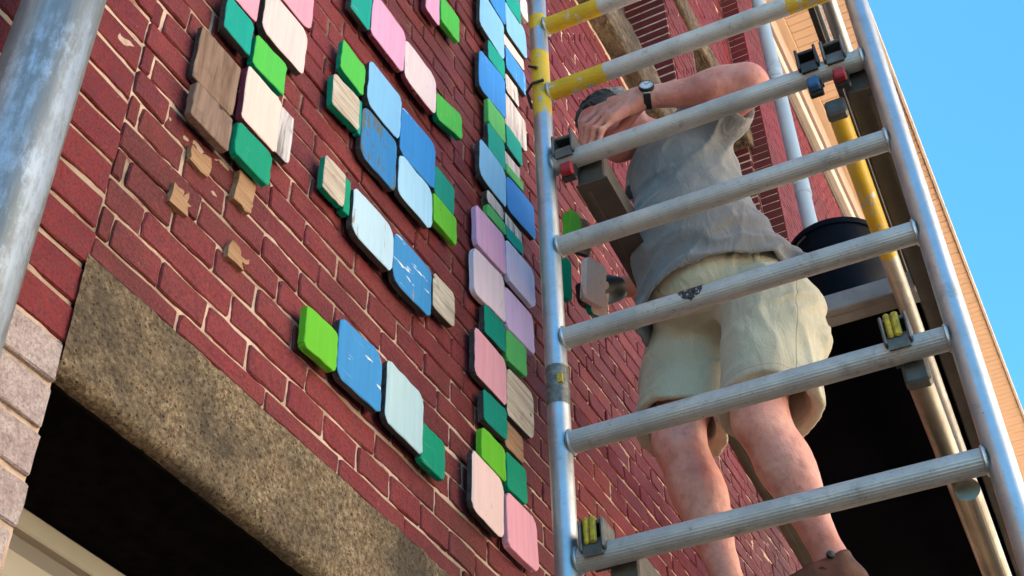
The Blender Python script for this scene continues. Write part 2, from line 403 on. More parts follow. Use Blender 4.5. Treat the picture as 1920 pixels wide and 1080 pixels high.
# ------------------------------------------------------------------ the brick building
BLD = empty('brick_building', (2.0, 0.3, 0.0), 'red painted brick building with concrete lintels and a boarded eave', 'building')
OPEN_G = (1.014, 3.25, 0.02, 2.79)                 # ground-floor opening x0 x1 z0 z1
OPEN_1 = (2.9, 4.5, 6.467, 8.03); OPEN_2 = (4.95, 6.0, 6.467, 8.03)
LINT_G = (1.02, 3.40, 2.79, 3.007); LINT_U = (2.7, 6.27, 8.03, 8.28); SILL_U = (2.55, 6.03, 6.17, 6.467)
PITCH = 0.0655; Z0 = 3.054; SEAM = 1.019
def lines(segs):
    out = []
    for a, b, st in segs:
        n = max(1, int(round((b-a)/st))); out += [a+(b-a)*i/n for i in range(n)]
    return np.array(out+[segs[-1][1]])
xs = lines([(-6, .6, .6), (.6, 1.014, .012), (1.014, 2.7, .0095), (2.7, 2.9, .02), (2.9, 3.25, .02), (3.25, 4.5, .022), (4.5, 4.95, .03), (4.95, 6.0, .04), (6.0, 10.5, .06), (10.5, 30, 2)])
zs = lines([(0, .02, .02), (.02, 2.4, .15), (2.4, 2.79, .012), (2.79, 4.7, .0095), (4.7, 6.467, .03), (6.467, 8.03, .04), (8.03, 10.75, .06), (10.75, 12.3, .5)])
X, Z = np.meshgrid(xs, zs, indexing='ij')
Yv = .0042 + .0022*vnoise(X*28, 0*X+3.3, Z*34) + .0014*vnoise(X*75, 0*X+8.3, Z*85) + .0012*vnoise(X*9, 0*X+1.3, Z*9)
V = np.stack([X, Yv, Z], -1).reshape(-1, 3)
nx, nz = len(xs), len(zs)
I, J = np.meshgrid(np.arange(nx-1), np.arange(nz-1), indexing='ij')
cx = (xs[:-1]+xs[1:])[I]/2; cz = (zs[:-1]+zs[1:])[J]/2
keep = np.ones(I.shape, bool)
for (a, b, c, d) in (OPEN_G, OPEN_1, OPEN_2): keep &= ~((cx > a) & (cx < b) & (cz > c) & (cz < d))
keep &= ~((cx > 1.0145) & (cx < 3.38) & (cz > 2.78) & (cz < 2.99))
I = I[keep]; J = J[keep]
F = np.stack([I*nz+J, (I+1)*nz+J, (I+1)*nz+J+1, I*nz+J+1], -1)
WALL = obj('wall', V, F, M_MORTAR, BLD, True)

# bricks ------------------------------------------------------------
def brick_template(L, H, depth, seed, rough=.0011):
    r = np.random.RandomState(seed); v = []
    c = .0026
    out = []
    for (sx, sz) in ((-1, -1), (1, -1), (1, 1), (-1, 1)):
        x, z = sx*L/2, sz*H/2
        a = c*(.5+r.rand()); b = c*(.5+r.rand())
        p = [(x-sx*a, z), (x, z-sz*b)]
        if sx*sz < 0: p = p[::-1]
        # counter-clockwise order seen from -y
        out += p
    # reorder around
    ang = [math.atan2(q[1]/H, q[0]/L) for q in out]; out = [q for _, q in sorted(zip(ang, out))]
    # extra mid points for an uneven outline
    o2 = []
    for i, q in enumerate(out):
        n = out[(i+1) % len(out)]; o2.append(q)
        d = math.hypot(n[0]-q[0], n[1]-q[1])
        if d > .08: o2 += [(q[0]+(n[0]-q[0])*t+r.randn()*rough*.4, q[1]+(n[1]-q[1])*t+r.randn()*rough) for t in (.33, .66)]
        elif d > .03: o2.append(((q[0]+n[0])/2+r.randn()*rough, (q[1]+n[1])/2+r.randn()*rough))
    out = [(q[0]+r.randn()*rough*.5, q[1]+r.randn()*rough*.5) for q in o2]; k = len(out)
    inner = [(q[0]*(1-.0042/L), q[1]*(1-.0042/H)) for q in out]
    v = [(q[0], r.randn()*.0006, q[1]) for q in inner] + [(q[0], .0012+r.rand()*.0026, q[1]) for q in out] + [(q[0], depth, q[1]) for q in out]
    f = [tuple(range(k))]
    for i in range(k):
        j = (i+1) % k; f.append((i, i+k, j+k, j)); f.append((i+k, i+2*k, j+2*k, j+k))
    return v, f
bricks = []      # x0 x1 z0 z1 zone
def clip(x0, x1, z0, z1, zone, holes):
    segs = [(x0, x1)]; zc = (z0+z1)/2
    for (a, b, c, d) in holes:
        if c-.012 < zc < d+.012:
            ns = []
            for (p, q) in segs:
                if q <= a or p >= b: ns.append((p, q)); continue
                if p < a: ns.append((p, a-.004))
                if q > b: ns.append((b+.004, q))
            segs = ns
    for (p, q) in segs:
        if q-p > .012: bricks.append((p, q, z0, z1, zone))
holes = [OPEN_G, OPEN_1, OPEN_2, LINT_G, LINT_U, SILL_U]
JT = .0085
for n in range(-24, 117):
    za, zb = Z0+n*PITCH+JT/2, Z0+(n+1)*PITCH-JT/2
    if n == -1: za = 3.011
    if n < -1 and zb > 2.79 and n >= -4: pass
    st = n % 2 != 0
    w = .2365 if st else .11825
    off = 1.226 if st else 1.286
    if st and ((n-1)//2) % 2 == 0: off += .118
    k0 = int(math.floor((SEAM-off)/w))
    for k in range(k0, int((10.5-off)/w)):
        a = off+k*w+JT*.45; b = off+(k+1)*w-JT*.45
        a += rng.randn()*.0012; b += rng.randn()*.0012
        if b < SEAM+.016: continue
        a = max(a, SEAM+.003)
        if a < 6.03 < b: b = 6.026
        if 6.03 <= a < 6.66 and zb < 11: continue
        clip(a, b, za, zb, 'R', holes)
PL = .0747
for n in range(-12, 108):                           # the quoin left of the seam has thicker bricks
    za, zb = 2.983+n*PL+.0055, 2.983+(n+1)*PL-.0055
    if zb > 10.7: break
    zone = 'P' if zb < 2.85 else 'L'
    x = 1.014+(.006*rng.randn() if zone == 'P' else .006+.0012*rng.randn())
    for k in range(6):
        L = (.212 if (n+k) % 2 == 0 else .205)
        if zone == 'P' and k == 0: L = .205
        bricks.append((x-L, x, za, zb, zone)); x -= L+.010
# pilaster
PB = []
for n in range(-24, 117):
    za, zb = Z0+n*PITCH+JT/2, Z0+(n+1)*PITCH-JT/2
    xc = 6.03; ws = (.2, .2, .2) if n % 2 else (.095, .2, .2, .095)
    for w in ws: PB.append((xc, xc+w-JT*.4, za, zb)); xc += w+.003
def proj_px(x, y, z):
    d = Vector((x, y, z))-CAM; c = d.dot(fw)
    if c <= .05: return -9999, -9999, 1
    return 960+2490.7*d.dot(r2)/c, 540-2490.7*d.dot(u2)/c, c
tmpl = {}
def get_t(L, H, depth, key, seed):
    k = (key, seed)
    if k not in tmpl: tmpl[k] = (*brick_template(L, H, depth, hash(k) % 10007 if False else (len(tmpl)*17+5)), L, H)
    return tmpl[k]
KIND = {'R': M_BRICK, 'L': M_BRICK_L, 'P': M_BRICK_P}
cand = []
for i, (a, b, c, d, zone) in enumerate(bricks):
    px, py, dp = proj_px((a+b)/2, 0, (c+d)/2)
    q = [proj_px(x, 0, z)[:2] for x, z in ((a, c), (b, c), (b, d), (a, d))]
    area = abs(sum(q[t][0]*q[(t+1) % 4][1]-q[(t+1) % 4][0]*q[t][1] for t in range(4)))/2
    inside = -20 < px < 1500 and -20 < py < 1100 and not (1190 < px < 1540 and py > 230)
    if px < -250 or px > 2100 or py < -300 or py > 1350: area = -1
    cand.append((area if inside else min(area, 1e-3), i))
cand.sort(reverse=True)
mcache = {}
top = [i for s, i in cand[:300]]; rest = [i for s, i in cand[300:] if s >= 0]
def pick(a, b, c, d, zone, i):
    L, H = b-a, d-c
    cl = 's' if L > .16 else ('h' if L > .07 else 'q')
    base = {'s': .225, 'h': .107, 'q': .07}[cl]
    return get_t(base, .054 if zone == 'R' else .0637, .035 if zone == 'R' else (.12 if zone == 'P' else .05), (zone, cl), i % 7)
for i in top:
    a, b, c, d, zone = bricks[i]
    v, f, L, H = pick(a, b, c, d, zone, i)
    key = id(v)
    if key not in mcache: mcache[key] = mesh('brick', v, f, KIND[zone])
    o = bpy.data.objects.new('brick', mcache[key])
    rr = np.random.RandomState(i)
    loc = Vector(((a+b)/2, -.0005+rr.randn()*.0011-(.003 if zone == 'P' else 0), (c+d)/2))
    link(o, WALL, loc)
    fl = -1 if rr.rand() < .0 else 1
    o.scale = ((b-a)/L, 1, (d-c)/H)
    o.rotation_euler = (rr.randn()*.010, rr.randn()*.003, rr.randn()*.005)
bv = {'R': [], 'L': [], 'P': []}; bf = {'R': [], 'L': [], 'P': []}; bn = {'R': 0, 'L': 0, 'P': 0}
for i in rest:
    a, b, c, d, zone = bricks[i]
    v, f, L, H = pick(a, b, c, d, zone, i)
    rr = np.random.RandomState(i)
    A = np.array(v)*[(b-a)/L, 1, (d-c)/H] + [(a+b)/2, -.0005+rr.randn()*.0013, (c+d)/2]
    A[:, 1] += (A[:, 0]-(a+b)/2)*rr.randn()*.008+(A[:, 2]-(c+d)/2)*rr.randn()*.012
    bv[zone].append(A); n0 = bn[zone]; bf[zone] += [tuple(q+n0 for q in t) for t in f]; bn[zone] += len(v)
vv = []; ff = []; mi = []; n0 = 0
for zi, zone in enumerate('RLP'):
    if bv[zone]:
        A = np.concatenate(bv[zone]); vv.append(A); ff += [tuple(q+n0 for q in t) for t in bf[zone]]; mi += [zi]*len(bf[zone]); n0 += len(A)
M_BRICK_F = m_brick('painted_red_brick_far', (.185, .022, .026), (.185, .022, .026), (.13, .016, .022))
tag(obj('brick_courses', np.concatenate(vv), ff, [M_BRICK_F, M_BRICK_L, M_BRICK_P], WALL, False, mi), kind='stuff')
# pilaster
PIL = obj('pilaster', *(lambda m: (m.v, m.f))(MB().box((6.34, -.055, 5.6), (.305, .057, 5.4))), M_MORTAR, BLD)
vv = []; ff = []
for i, (a, b, c, d) in enumerate(PB):
    v, f = brick_template(b-a, d-c, .118, i % 9+50)
    n0 = len(vv); vv += [(p[0]+(a+b)/2, p[1]-.121, p[2]+(c+d)/2) for p in v]; ff += [tuple(q+n0 for q in t) for t in f]
tag(obj('pilaster_bricks', vv, ff, M_BRICK_F, PIL), kind='stuff')

# core and roof of the building
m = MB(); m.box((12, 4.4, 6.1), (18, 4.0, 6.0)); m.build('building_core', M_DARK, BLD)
m = MB()
m.add([(-6, -.85, 12.25), (30, -.85, 12.25), (30, 4, 15), (-6, 4, 15), (-6, 9, 12.2), (30, 9, 12.2), (-6, -.85, 12.13), (30, -.85, 12.13)], [(0, 1, 2, 3), (3, 2, 5, 4), (0, 6, 7, 1), (6, 4, 5, 7)])
m.build('roof', M_ROOF, BLD)

# rough concrete beams ------------------------------------------------
def rough_beam(name, x0, x1, prof, step, mat, parent, amp, sc, groove=None, label=None):
    """prof: outline in (y, z) from the top front edge round to the back of the underside"""
    pts = []
    for k in range(len(prof)-1):
        a = np.array(prof[k]); b = np.array(prof[k+1]); n = max(1, int(round(np.linalg.norm(b-a)/step)))
        pts += [a+(b-a)*i/n for i in range(n)]
    pts.append(np.array(prof[-1])); pts = np.array(pts)
    tan = np.gradient(pts, axis=0); nor = np.stack([-tan[:, 1], tan[:, 0]], -1)*-1; nor /= np.linalg.norm(nor, axis=1)[:, None]+1e-9
    xsn = np.linspace(x0, x1, int((x1-x0)/step)+1)
    Xg, Kg = np.meshgrid(xsn, np.arange(len(pts)), indexing='ij')
    Yg = pts[Kg, 0]; Zg = pts[Kg, 1]
    dsp = amp*(vnoise(Xg*sc, Yg*sc, Zg*sc)+.6*vnoise(Xg*sc*2.3, Yg*sc*2.3, Zg*sc*2.3)+.5*vnoise(Xg*sc*5.1, Yg*sc*5.1, Zg*sc*5.1))
    if groove is not None: dsp = dsp-.006*np.exp(-((Yg-groove)/.005)**2)*(Zg < prof[0][1]-.15)
    Yg = Yg+nor[Kg, 0]*dsp; Zg = Zg+nor[Kg, 1]*dsp
    Vg = np.stack([Xg, Yg, Zg], -1).reshape(-1, 3); n, mm = Xg.shape
    A, B = np.meshgrid(np.arange(n-1), np.arange(mm-1), indexing='ij'); A = A.ravel(); B = B.ravel()
    Fg = np.stack([A*mm+B, A*mm+B+1, (A+1)*mm+B+1, (A+1)*mm+B], -1).tolist()
    o = obj(name, Vg, Fg, mat, parent, True)
    if label: o['label'] = label
    return o
rough_beam('lintel', 1.012, 3.40, [(.05, 3.007), (-.004, 3.006), (-.005, 2.806), (-.001, 2.796), (.008, 2.791), (.026, 2.790)], .0075, M_CONC, BLD, .0016, 22, None, 'mottled brown concrete lintel over the dark opening')
rough_beam('lintel', 2.7, 6.27, [(.02, 8.28), (-.028, 8.275), (-.03, 8.05), (-.02, 8.03), (.12, 8.03)], .017, M_STONE, BLD, .006, 14, None, 'rough stone lintel above the upper windows')
rough_beam('window_sill', 2.55, 6.03, [(.09, 6.467), (-.075, 6.455), (-.08, 6.20), (-.07, 6.175), (.01, 6.17)], .017, M_STONE, BLD, .006, 14, None, 'rough stone sill below the upper windows')
MB().box((2.2, .156, 2.800), (1.18, .128, .012), b=.002).build('soffit_board', m_plain('shaded_soffit_timber', (.007, .005, .0035), .9, var=.6, sc=25, spec=.04, bump=.6, bsc=40), BLD)  # near-black board; the deep shade under the lintel is in its colour
# upper windows: dark panes in deep brick reveals
for (a, b, c, d) in (OPEN_1, OPEN_2):
    m = MB(); m.add([(a, 0, c), (a, .30, c), (a, .30, d), (a, 0, d)], [(0, 1, 2, 3)]); m.add([(b, .004, c), (b, .30, c), (b, .30, d), (b, .004, d)], [(3, 2, 1, 0)])
    m.add([(a, .12, d), (b, .12, d), (b, .30, d), (a, .30, d)], [(0, 1, 2, 3)])
    w = m.build('window', M_MORTAR, BLD)
    f = MB()
    for (p, q) in (((a+.04, c+.04), (.04, None)),): pass
    f.box(((a+b)/2, .27, c+.035), ((b-a)/2, .03, .035)).box(((a+b)/2, .27, d-.035), ((b-a)/2, .03, .035))
    f.box((a+.035, .27, (c+d)/2), (.035, .029, (d-c)/2-.07)).box((b-.035, .27, (c+d)/2), (.035, .029, (d-c)/2-.07)).box(((a+b)/2, .27, (c+d)/2), (.025, .028, (d-c)/2-.07))
    f.build('window_frame', M_DARKW, w)
    MB().add([(a+.05, .285, c+.05), (b-.05, .285, c+.05), (b-.05, .285, d-.05), (a+.05, .285, d-.05)], [(0, 1, 2, 3)]).build('pane', M_GLASS, w)
    zz = c; k = 0
    while zz < d-.03:                                # brick reveal at the far jamb
        rb = MB(); rb.box((b+.018, .15, zz+.027), (.022, .146, .026), b=.004); rb.build('reveal_brick', M_BRICK_F, w); zz += PITCH; k += 1
# ground-floor opening: painted frame head and dark panes
DR = empty('door_frame', (2.1, .3, 0.0), parent=BLD)
MB().box((2.13, .315, 2.768), (1.13, .035, .0185), b=.003).build('frame_head', M_CREAM, DR)
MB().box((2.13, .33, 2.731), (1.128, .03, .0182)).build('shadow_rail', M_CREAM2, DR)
MB().box((2.13, .318, 2.683), (1.13, .035, .0295), b=.003).build('transom', M_CREAM, DR)
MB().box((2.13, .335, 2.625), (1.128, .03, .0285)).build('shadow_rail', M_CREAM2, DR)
for x in (1.05, 2.13, 3.21): MB().box((x, .325, 1.31), (.035, .03, 1.284), b=.003).build('frame_post', M_CREAM, DR)
MB().add([(1.0, .345, .03), (3.25, .345, .03), (3.25, .345, 2.6), (1.0, .345, 2.6)], [(0, 1, 2, 3)]).build('pane', M_GLASS, DR)
m = MB(); m.add([(1.0135, .04, 0), (1.0135, .36, 0), (1.0135, .36, 2.79), (1.0135, .04, 2.79)], [(0, 1, 2, 3)]); m.add([(3.25, .004, 0), (3.25, .36, 0), (3.25, .36, 2.79), (3.25, .004, 2.79)], [(3, 2, 1, 0)])
m.build('opening_reveal', M_MORTAR, DR)
# cornice boards and boarded soffit
CO = empty('eave', (10, 0, 11.9), parent=BLD); CO['label'] = 'beige boarded eave soffit with cornice strips'
for nm, z0, z1, y, mt in (('cornice_strip', 10.70, 10.86, -.02, M_DARKW), ('cornice_strip', 10.86, 11.08, -.07, M_WHITEB), ('cornice_board', 11.08, 11.53, -.025, M_DARKW), ('cornice_board', 11.53, 11.93, -.05, M_PINKB)):
    MB().box((12, y/2+.004, (z0+z1)/2), (18, abs(y)/2, (z1-z0)/2-.002), b=.006).build(nm, mt, CO)
MB().box((12, -.035, 12.005), (18, .085, .018), b=.005).build('cornice_strip', M_SOFFIT, CO)
pm = mesh('soffit_plank', *(lambda q: (q.v, q.f))(MB().box((0, 0, 0), (.0475, .365, .012), b=.005)), M_SOFFIT)
for k in range(100):
    o = bpy.data.objects.new('soffit_plank', pm); link(o, CO, (7.4+k*.0985, -.487, 12.02+.0015*math.sin(k*3.1)))
MB().box((.65, -.487, 12.02), (6.65, .365, .012)).build('soffit_board', M_SOFFIT, CO)
MB().box((23.6, -.487, 12.02), (6.4, .365, .012)).build('soffit_board', M_SOFFIT, CO)
MB().box((12, -.87, 12.06), (18, .016, .075), b=.005).build('fascia', M_WHITEB, CO)

# ------------------------------------------------------------------ rainwater pipes
dp = empty('drainpipe', (.772, -.1, 0), 'wide zinc drainpipe in the upper left corner of the wall', 'drainpipe')
m = MB(); m.lathe((.772, -.1, .05), [(.056, 0), (.056, 11.7)], 48); m.build('pipe', M_PIPE, dp, True)
for z in (1.2, 4.6, 8.0):
    MB().lathe((.772, -.1, z), [(.0565, 0), (.062, .002), (.062, .03), (.0565, .032)], 48).build('pipe_bracket', M_PIPE, dp, True)
dp = empty('drainpipe', (7.05, -.1, 0), 'pale blue grey drainpipe with collars below the eave, behind the scaffold', 'drainpipe')
MB().lathe((7.05, -.1, .05), [(.062, 0), (.062, 11.6)], 32).build('pipe', M_PIPE_F, dp, True)
for z in (6.4, 8.45, 9.75, 11.1):
    MB().lathe((7.05, -.1, z), [(.0625, 0), (.07, .004), (.07, .05), (.066, .055), (.066, .075), (.07, .08), (.07, .16), (.0625, .17)], 32).build('collar', M_PIPE_F, dp, True)

# unseen houses behind the camera, added to bounce sunlight onto the wall
H2 = MB(); H2.box((20, -12.5, 6.0), (19.5, 4, 6.0)); H2.box((20, -8.46, .4), (19.5, .04, .4)); H2.box((20, -8.40, 11.9), (19.6, .10, .12))
H2.add([(.3, -8.2, 12.02), (39.7, -8.2, 12.02), (39.7, -12.5, 15.2), (.3, -12.5, 15.2), (.3, -16.8, 12.02), (39.7, -16.8, 12.02)], [(0, 3, 2, 1), (3, 4, 5, 2)])
HS = H2.build('added_street_houses', m_plain('pale_render', (.86, .74, .60), .9, var=.08, sc=.5)); tag(HS, kind='structure')
wv = MB(); wv.box((0, 0, 0), (.5, .03, .85), b=.01); wm = mesh('window', wv.v, wv.f, M_GLASS)  # panes dressing the added bounce houses
for r_ in range(3):
    for k in range(11):
        o = bpy.data.objects.new('window', wm); link(o, HS, (2.4+k*3.4, -8.49, 2.6+r_*3.3))

# ================================================================== WOODEN TILE MOSAICS ON THE WALL
TILES = [
 ('A1','teal',1.165,1.251,3.712,3.812,0.014), ('A2','pink',1.172,1.254,3.818,3.965,0.022), ('A3','palepink',1.275,1.424,3.834,3.979,0.041),
 ('A4','pink',1.284,1.427,3.981,4.135,0.087), ('A5','green',1.260,1.364,3.707,3.800,0.076), ('A6','rawwood',1.123,1.242,3.525,3.669,0.027),
 ('A7','rawwood2',1.130,1.242,3.427,3.516,0.062), ('A8','palepeach',1.255,1.371,3.546,3.696,0.055), ('A9','whitewood',1.370,1.416,3.558,3.693,0.068),
 ('A10','dgreen',1.250,1.362,3.442,3.532,0.068), ('B1','teal',1.560,1.645,4.239,4.403,0.045), ('B2','orchid',1.647,1.801,4.244,4.407,0.006),
 ('B3','palepink2',1.803,1.966,4.245,4.399,0.047), ('B4','green',1.967,2.108,4.277,4.375,0.300), ('B5','green',1.541,1.642,3.995,4.095,0.026),
 ('B6','woodgreen',1.524,1.631,3.861,3.967,0.119), ('B7','tealstrip',1.634,1.648,3.873,3.983,0.036), ('B8','skyblue',1.652,1.800,3.992,4.150,0.043),
 ('B9','bluew',1.647,1.798,3.819,3.988,0.073), ('B10','blue',1.806,1.970,3.979,4.141,0.065), ('B11','ltblue',1.801,1.961,3.831,3.972,0.035),
 ('B12','teal2',1.968,2.071,3.982,4.081,0.054), ('B13','lime',1.965,2.085,3.888,3.981,0.100), ('F1','woodgreen',1.523,1.604,3.600,3.698,0.072),
 ('F2','dgreen',1.605,1.629,3.604,3.704,0.049), ('F3','paleblue',1.634,1.797,3.569,3.702,0.040), ('F4','blue2',1.799,1.967,3.566,3.712,0.041),
 ('F5','woodpale',1.971,2.074,3.618,3.721,0.075), ('C1','lime',1.515,1.619,3.179,3.276,0.003), ('C2','blue2',1.628,1.781,3.187,3.336,0.024),
 ('C3','greyblue',1.797,1.946,3.187,3.343,-0.002), ('C4','dgreen',1.942,2.044,3.181,3.278,0.033), ('D0','skyblue',2.214,2.382,4.930,5.117,-0.021),
 ('D1','azure',2.223,2.393,5.120,5.330,-0.051), ('D2','teal',2.399,2.509,5.258,5.363,0.077), ('D2b','white',2.514,2.571,5.341,5.459,0.085),
 ('D3','skyblue',2.393,2.552,5.107,5.272,0.115), ('D4','palepink',2.387,2.532,5.039,5.093,0.091), ('D5','azurew',2.387,2.540,4.920,5.030,0.096),
 ('D6','teal',2.267,2.382,4.836,4.923,0.116), ('D7','azure',2.213,2.381,4.648,4.826,0.120), ('D8','whitewood',2.387,2.476,4.806,4.894,0.120),
 ('D9','whitewood',2.381,2.531,4.648,4.795,0.031), ('D10','green2',2.261,2.375,4.538,4.645,0.120), ('D11','teal',2.262,2.368,4.415,4.536,0.055),
 ('D12','teal',2.374,2.479,4.537,4.639,0.063), ('D13','whitewood',2.370,2.476,4.464,4.527,0.120), ('D14','green2',2.369,2.479,4.427,4.465,0.120),
 ('D15','skyblue',2.206,2.362,4.263,4.410,0.011), ('D16','azure',2.367,2.544,4.279,4.421,0.112), ('D17','whitewood',2.251,2.352,4.205,4.251,0.075),
 ('D18','green2',2.253,2.358,4.154,4.198,0.048), ('D19','whitewood',2.358,2.460,4.205,4.254,0.034), ('D20','teal',2.357,2.461,4.159,4.205,0.110),
 ('D21','mauve',2.188,2.352,3.998,4.141,0.081), ('D22','lavpink',2.174,2.346,3.825,3.983,0.115), ('D23','lavender',2.355,2.527,4.007,4.154,0.075),
 ('D24','lilac',2.348,2.515,3.840,3.979,0.100), ('D25','dteal',2.226,2.340,3.727,3.820,0.059), ('D26','green2',2.347,2.457,3.729,3.828,0.075),
 ('D27','rosepink',2.176,2.346,3.567,3.711,0.041), ('D28','woodpale',2.347,2.499,3.559,3.704,0.074), ('D29','dteal',2.218,2.338,3.458,3.551,0.086),
 ('D30','rawwood3',2.336,2.437,3.456,3.536,0.042), ('D31','lime',2.211,2.328,3.343,3.435,-0.010), ('D32','dgreen',2.334,2.441,3.338,3.440,0.062),
 ('D33','palepink',2.157,2.314,3.182,3.336,-0.008), ('D34','pink2',2.332,2.491,3.183,3.332,0.000), ('E1','orchid',1.900,1.975,4.637,4.785,0.029),
 ('E2','green',1.980,2.085,4.682,4.797,0.081)]

COLWORD = dict(teal='teal green', pink='pink', palepink='pale pink', green='bright green', palepeach='pale peach, split down the middle', dgreen='emerald green', orchid='orchid pink', palepink2='blush pink',
 skyblue='sky blue', bluew='worn deep blue', blue='blue', ltblue='light blue', teal2='sea green', lime='lime green', paleblue='pale blue, worn at the top', blue2='cornflower blue with white chips', greyblue='greyish pale blue',
 azure='azure blue', azurew='chipped azure', green2='spring green', mauve='mauve', lavpink='pale lilac', lavender='lavender', lilac='lilac', dteal='dark teal', rosepink='rose pink', pink2='candy pink', white='white',
 rawwood='bare brown wood', rawwood2='bare weathered wood', rawwood3='bare orange wood', whitewood='flaked white wood', woodgreen='bare wood with green edges', woodpale='pale bare wood', tealstrip='narrow teal')
SIDE = dict(palepeach='maroon', pink='maroon', orchid='maroon', palepink2='maroon', woodgreen='dgreen', tealstrip='teal')
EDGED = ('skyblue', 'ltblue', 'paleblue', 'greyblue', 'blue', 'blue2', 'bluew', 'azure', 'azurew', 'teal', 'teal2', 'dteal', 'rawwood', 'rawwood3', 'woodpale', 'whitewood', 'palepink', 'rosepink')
FRONT = dict(rawwood=M_RAW, rawwood2=M_RAW2, rawwood3=M_RAW3, whitewood=M_WHITEW, woodgreen=M_PALE, woodpale=M_PALE, tealstrip=PAINT['teal'])
def tile_mesh(w, h, t, rads, seed, bev=.0014, jit=.0009, batten=True):
    """rounded slab lying in x-z, front at y=-t, back at y=0, centred; slots: 0 front, 1 sides, 2 batten"""
    r = np.random.RandomState(seed); out = []
    cs = ((-1, -1), (1, -1), (1, 1), (-1, 1)); st = (180, 270, 0, 90)
    for (sx, sz), a0, rd in zip(cs, st, rads):
        c = (sx*(w/2-rd), sz*(h/2-rd)); n = 6 if rd > .006 else 3
        for i in range(n):
            a = math.radians(a0+90*i/(n-1)); out.append((c[0]+rd*math.cos(a), c[1]+rd*math.sin(a)))
    o2 = []
    for i, q in enumerate(out):
        n = out[(i+1) % len(out)]; o2.append(q); d = math.hypot(n[0]-q[0], n[1]-q[1])
        if d > .05:
            for s in (.25, .5, .75): o2.append((q[0]+(n[0]-q[0])*s, q[1]+(n[1]-q[1])*s))
    out = [(q[0]+r.randn()*jit, q[1]+r.randn()*jit) for q in o2]; k = len(out)
    ins = [(q[0]*(1-2*bev/w), q[1]*(1-2*bev/h)) for q in out]
    v = [(q[0], -t+r.randn()*.0002, q[1]) for q in ins]+[(q[0], -t+bev*(.7+.5*r.rand()), q[1]) for q in out]+[(q[0]*(1+r.randn()*.004), -t*.42, q[1]*(1+r.randn()*.004)) for q in out]+[(q[0], 0, q[1]) for q in out]
    f = [tuple(range(k))]; mi = [0]
    for ring in range(3):
        for i in range(k):
            j = (i+1) % k; a, b = ring*k, (ring+1)*k; f.append((a+i, b+i, b+j, a+j)); mi.append(0 if ring == 0 else 1)
    f.append(tuple(3*k+i for i in range(k))[::-1]); mi.append(1)
    if batten:
        n = len(v); bx, bz = w*.30, h*.32
        v += [(sx*bx, y, sz*bz) for y in (0.0, .0150) for (sx, sz) in cs]
        for i in range(4): j = (i+1) % 4; f.append((n+i, n+4+i, n+4+j, n+j)); mi.append(2)
    return v, f, mi
MOS = dict(
 A=('tile_mosaic', 'cluster of pink, green and bare brown wooden tiles at upper left, near the drainpipe'),
 B=('tile_mosaic', 'step of sky blue, deep blue and green wooden tiles in the middle of the wall'),
 U=('tile_mosaic', 'row of teal, orchid, blush and green wooden tiles above the blue step'),
 F=('tile_mosaic', 'row with bare wood, pale blue and chipped blue tiles below the blue step'),
 C=('tile_mosaic', 'lowest row of lime, blue, pale blue and emerald tiles above the concrete lintel'),
 D=('tile_mosaic', 'tall two-wide column of pastel, blue and green tiles beside the scaffold pole'),
 E=('tile_mosaic', 'small orchid and green tile pair cut by the top of the photo'))
def mos_key(n): return 'U' if n in ('B1', 'B2', 'B3', 'B4') else n[0]
roots = {}
for key in 'ABUFCDE':
    ts = [t for t in TILES if mos_key(t[0]) == key]
    roots[key] = empty('tile_mosaic', ((min(t[2] for t in ts)+max(t[3] for t in ts))/2, -.01, min(t[4] for t in ts)), MOS[key][1], 'wall art')
for i, (n, c, x0, x1, z0, z1, tilt) in enumerate(TILES):
    w, h = x1-x0, z1-z0; rr = np.random.RandomState(i+11)
    big = min(w, h) > .12
    R = .026 if big else min(.013, .3*min(w, h))
    rads = [R*(.55+.7*rr.rand()) for _ in range(4)]
    if c == 'tealstrip' or w < .03: rads = [.002]*4
    if n in ('A6', 'A9', 'D9', 'D19', 'D13'): rads = [.003, rads[1], .004, .003]
    rads = [min(q, .45*min(w, h)) for q in rads]
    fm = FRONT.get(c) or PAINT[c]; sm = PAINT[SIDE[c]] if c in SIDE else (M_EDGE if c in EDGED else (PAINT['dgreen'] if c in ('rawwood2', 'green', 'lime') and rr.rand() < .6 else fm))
    t = .0135+.003*rr.rand(); front = -.0295+rr.randn()*.0015
    if c in ('whitewood', 'rawwood3', 'tealstrip') or n in ('D4', 'F2'): front += .004
    if n == 'A6': t, front = .012, -.022
    v, f, mi = tile_mesh(w*.992, h*.992, t, rads, i)
    v = np.array(v); ca, sa = math.cos(tilt), math.sin(tilt)
    yaw = rr.randn()*.012; pit = rr.randn()*.010
    y = v[:, 1]+t+front + v[:, 0]*yaw+v[:, 2]*pit
    V2 = np.stack([v[:, 0]*ca-v[:, 2]*sa*.25+(x0+x1)/2, y, v[:, 0]*sa+v[:, 2]*ca+(z0+z1)/2], -1)
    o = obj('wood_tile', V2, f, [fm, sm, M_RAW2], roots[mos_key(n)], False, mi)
    o['label'] = COLWORD[c]+' wooden tile'
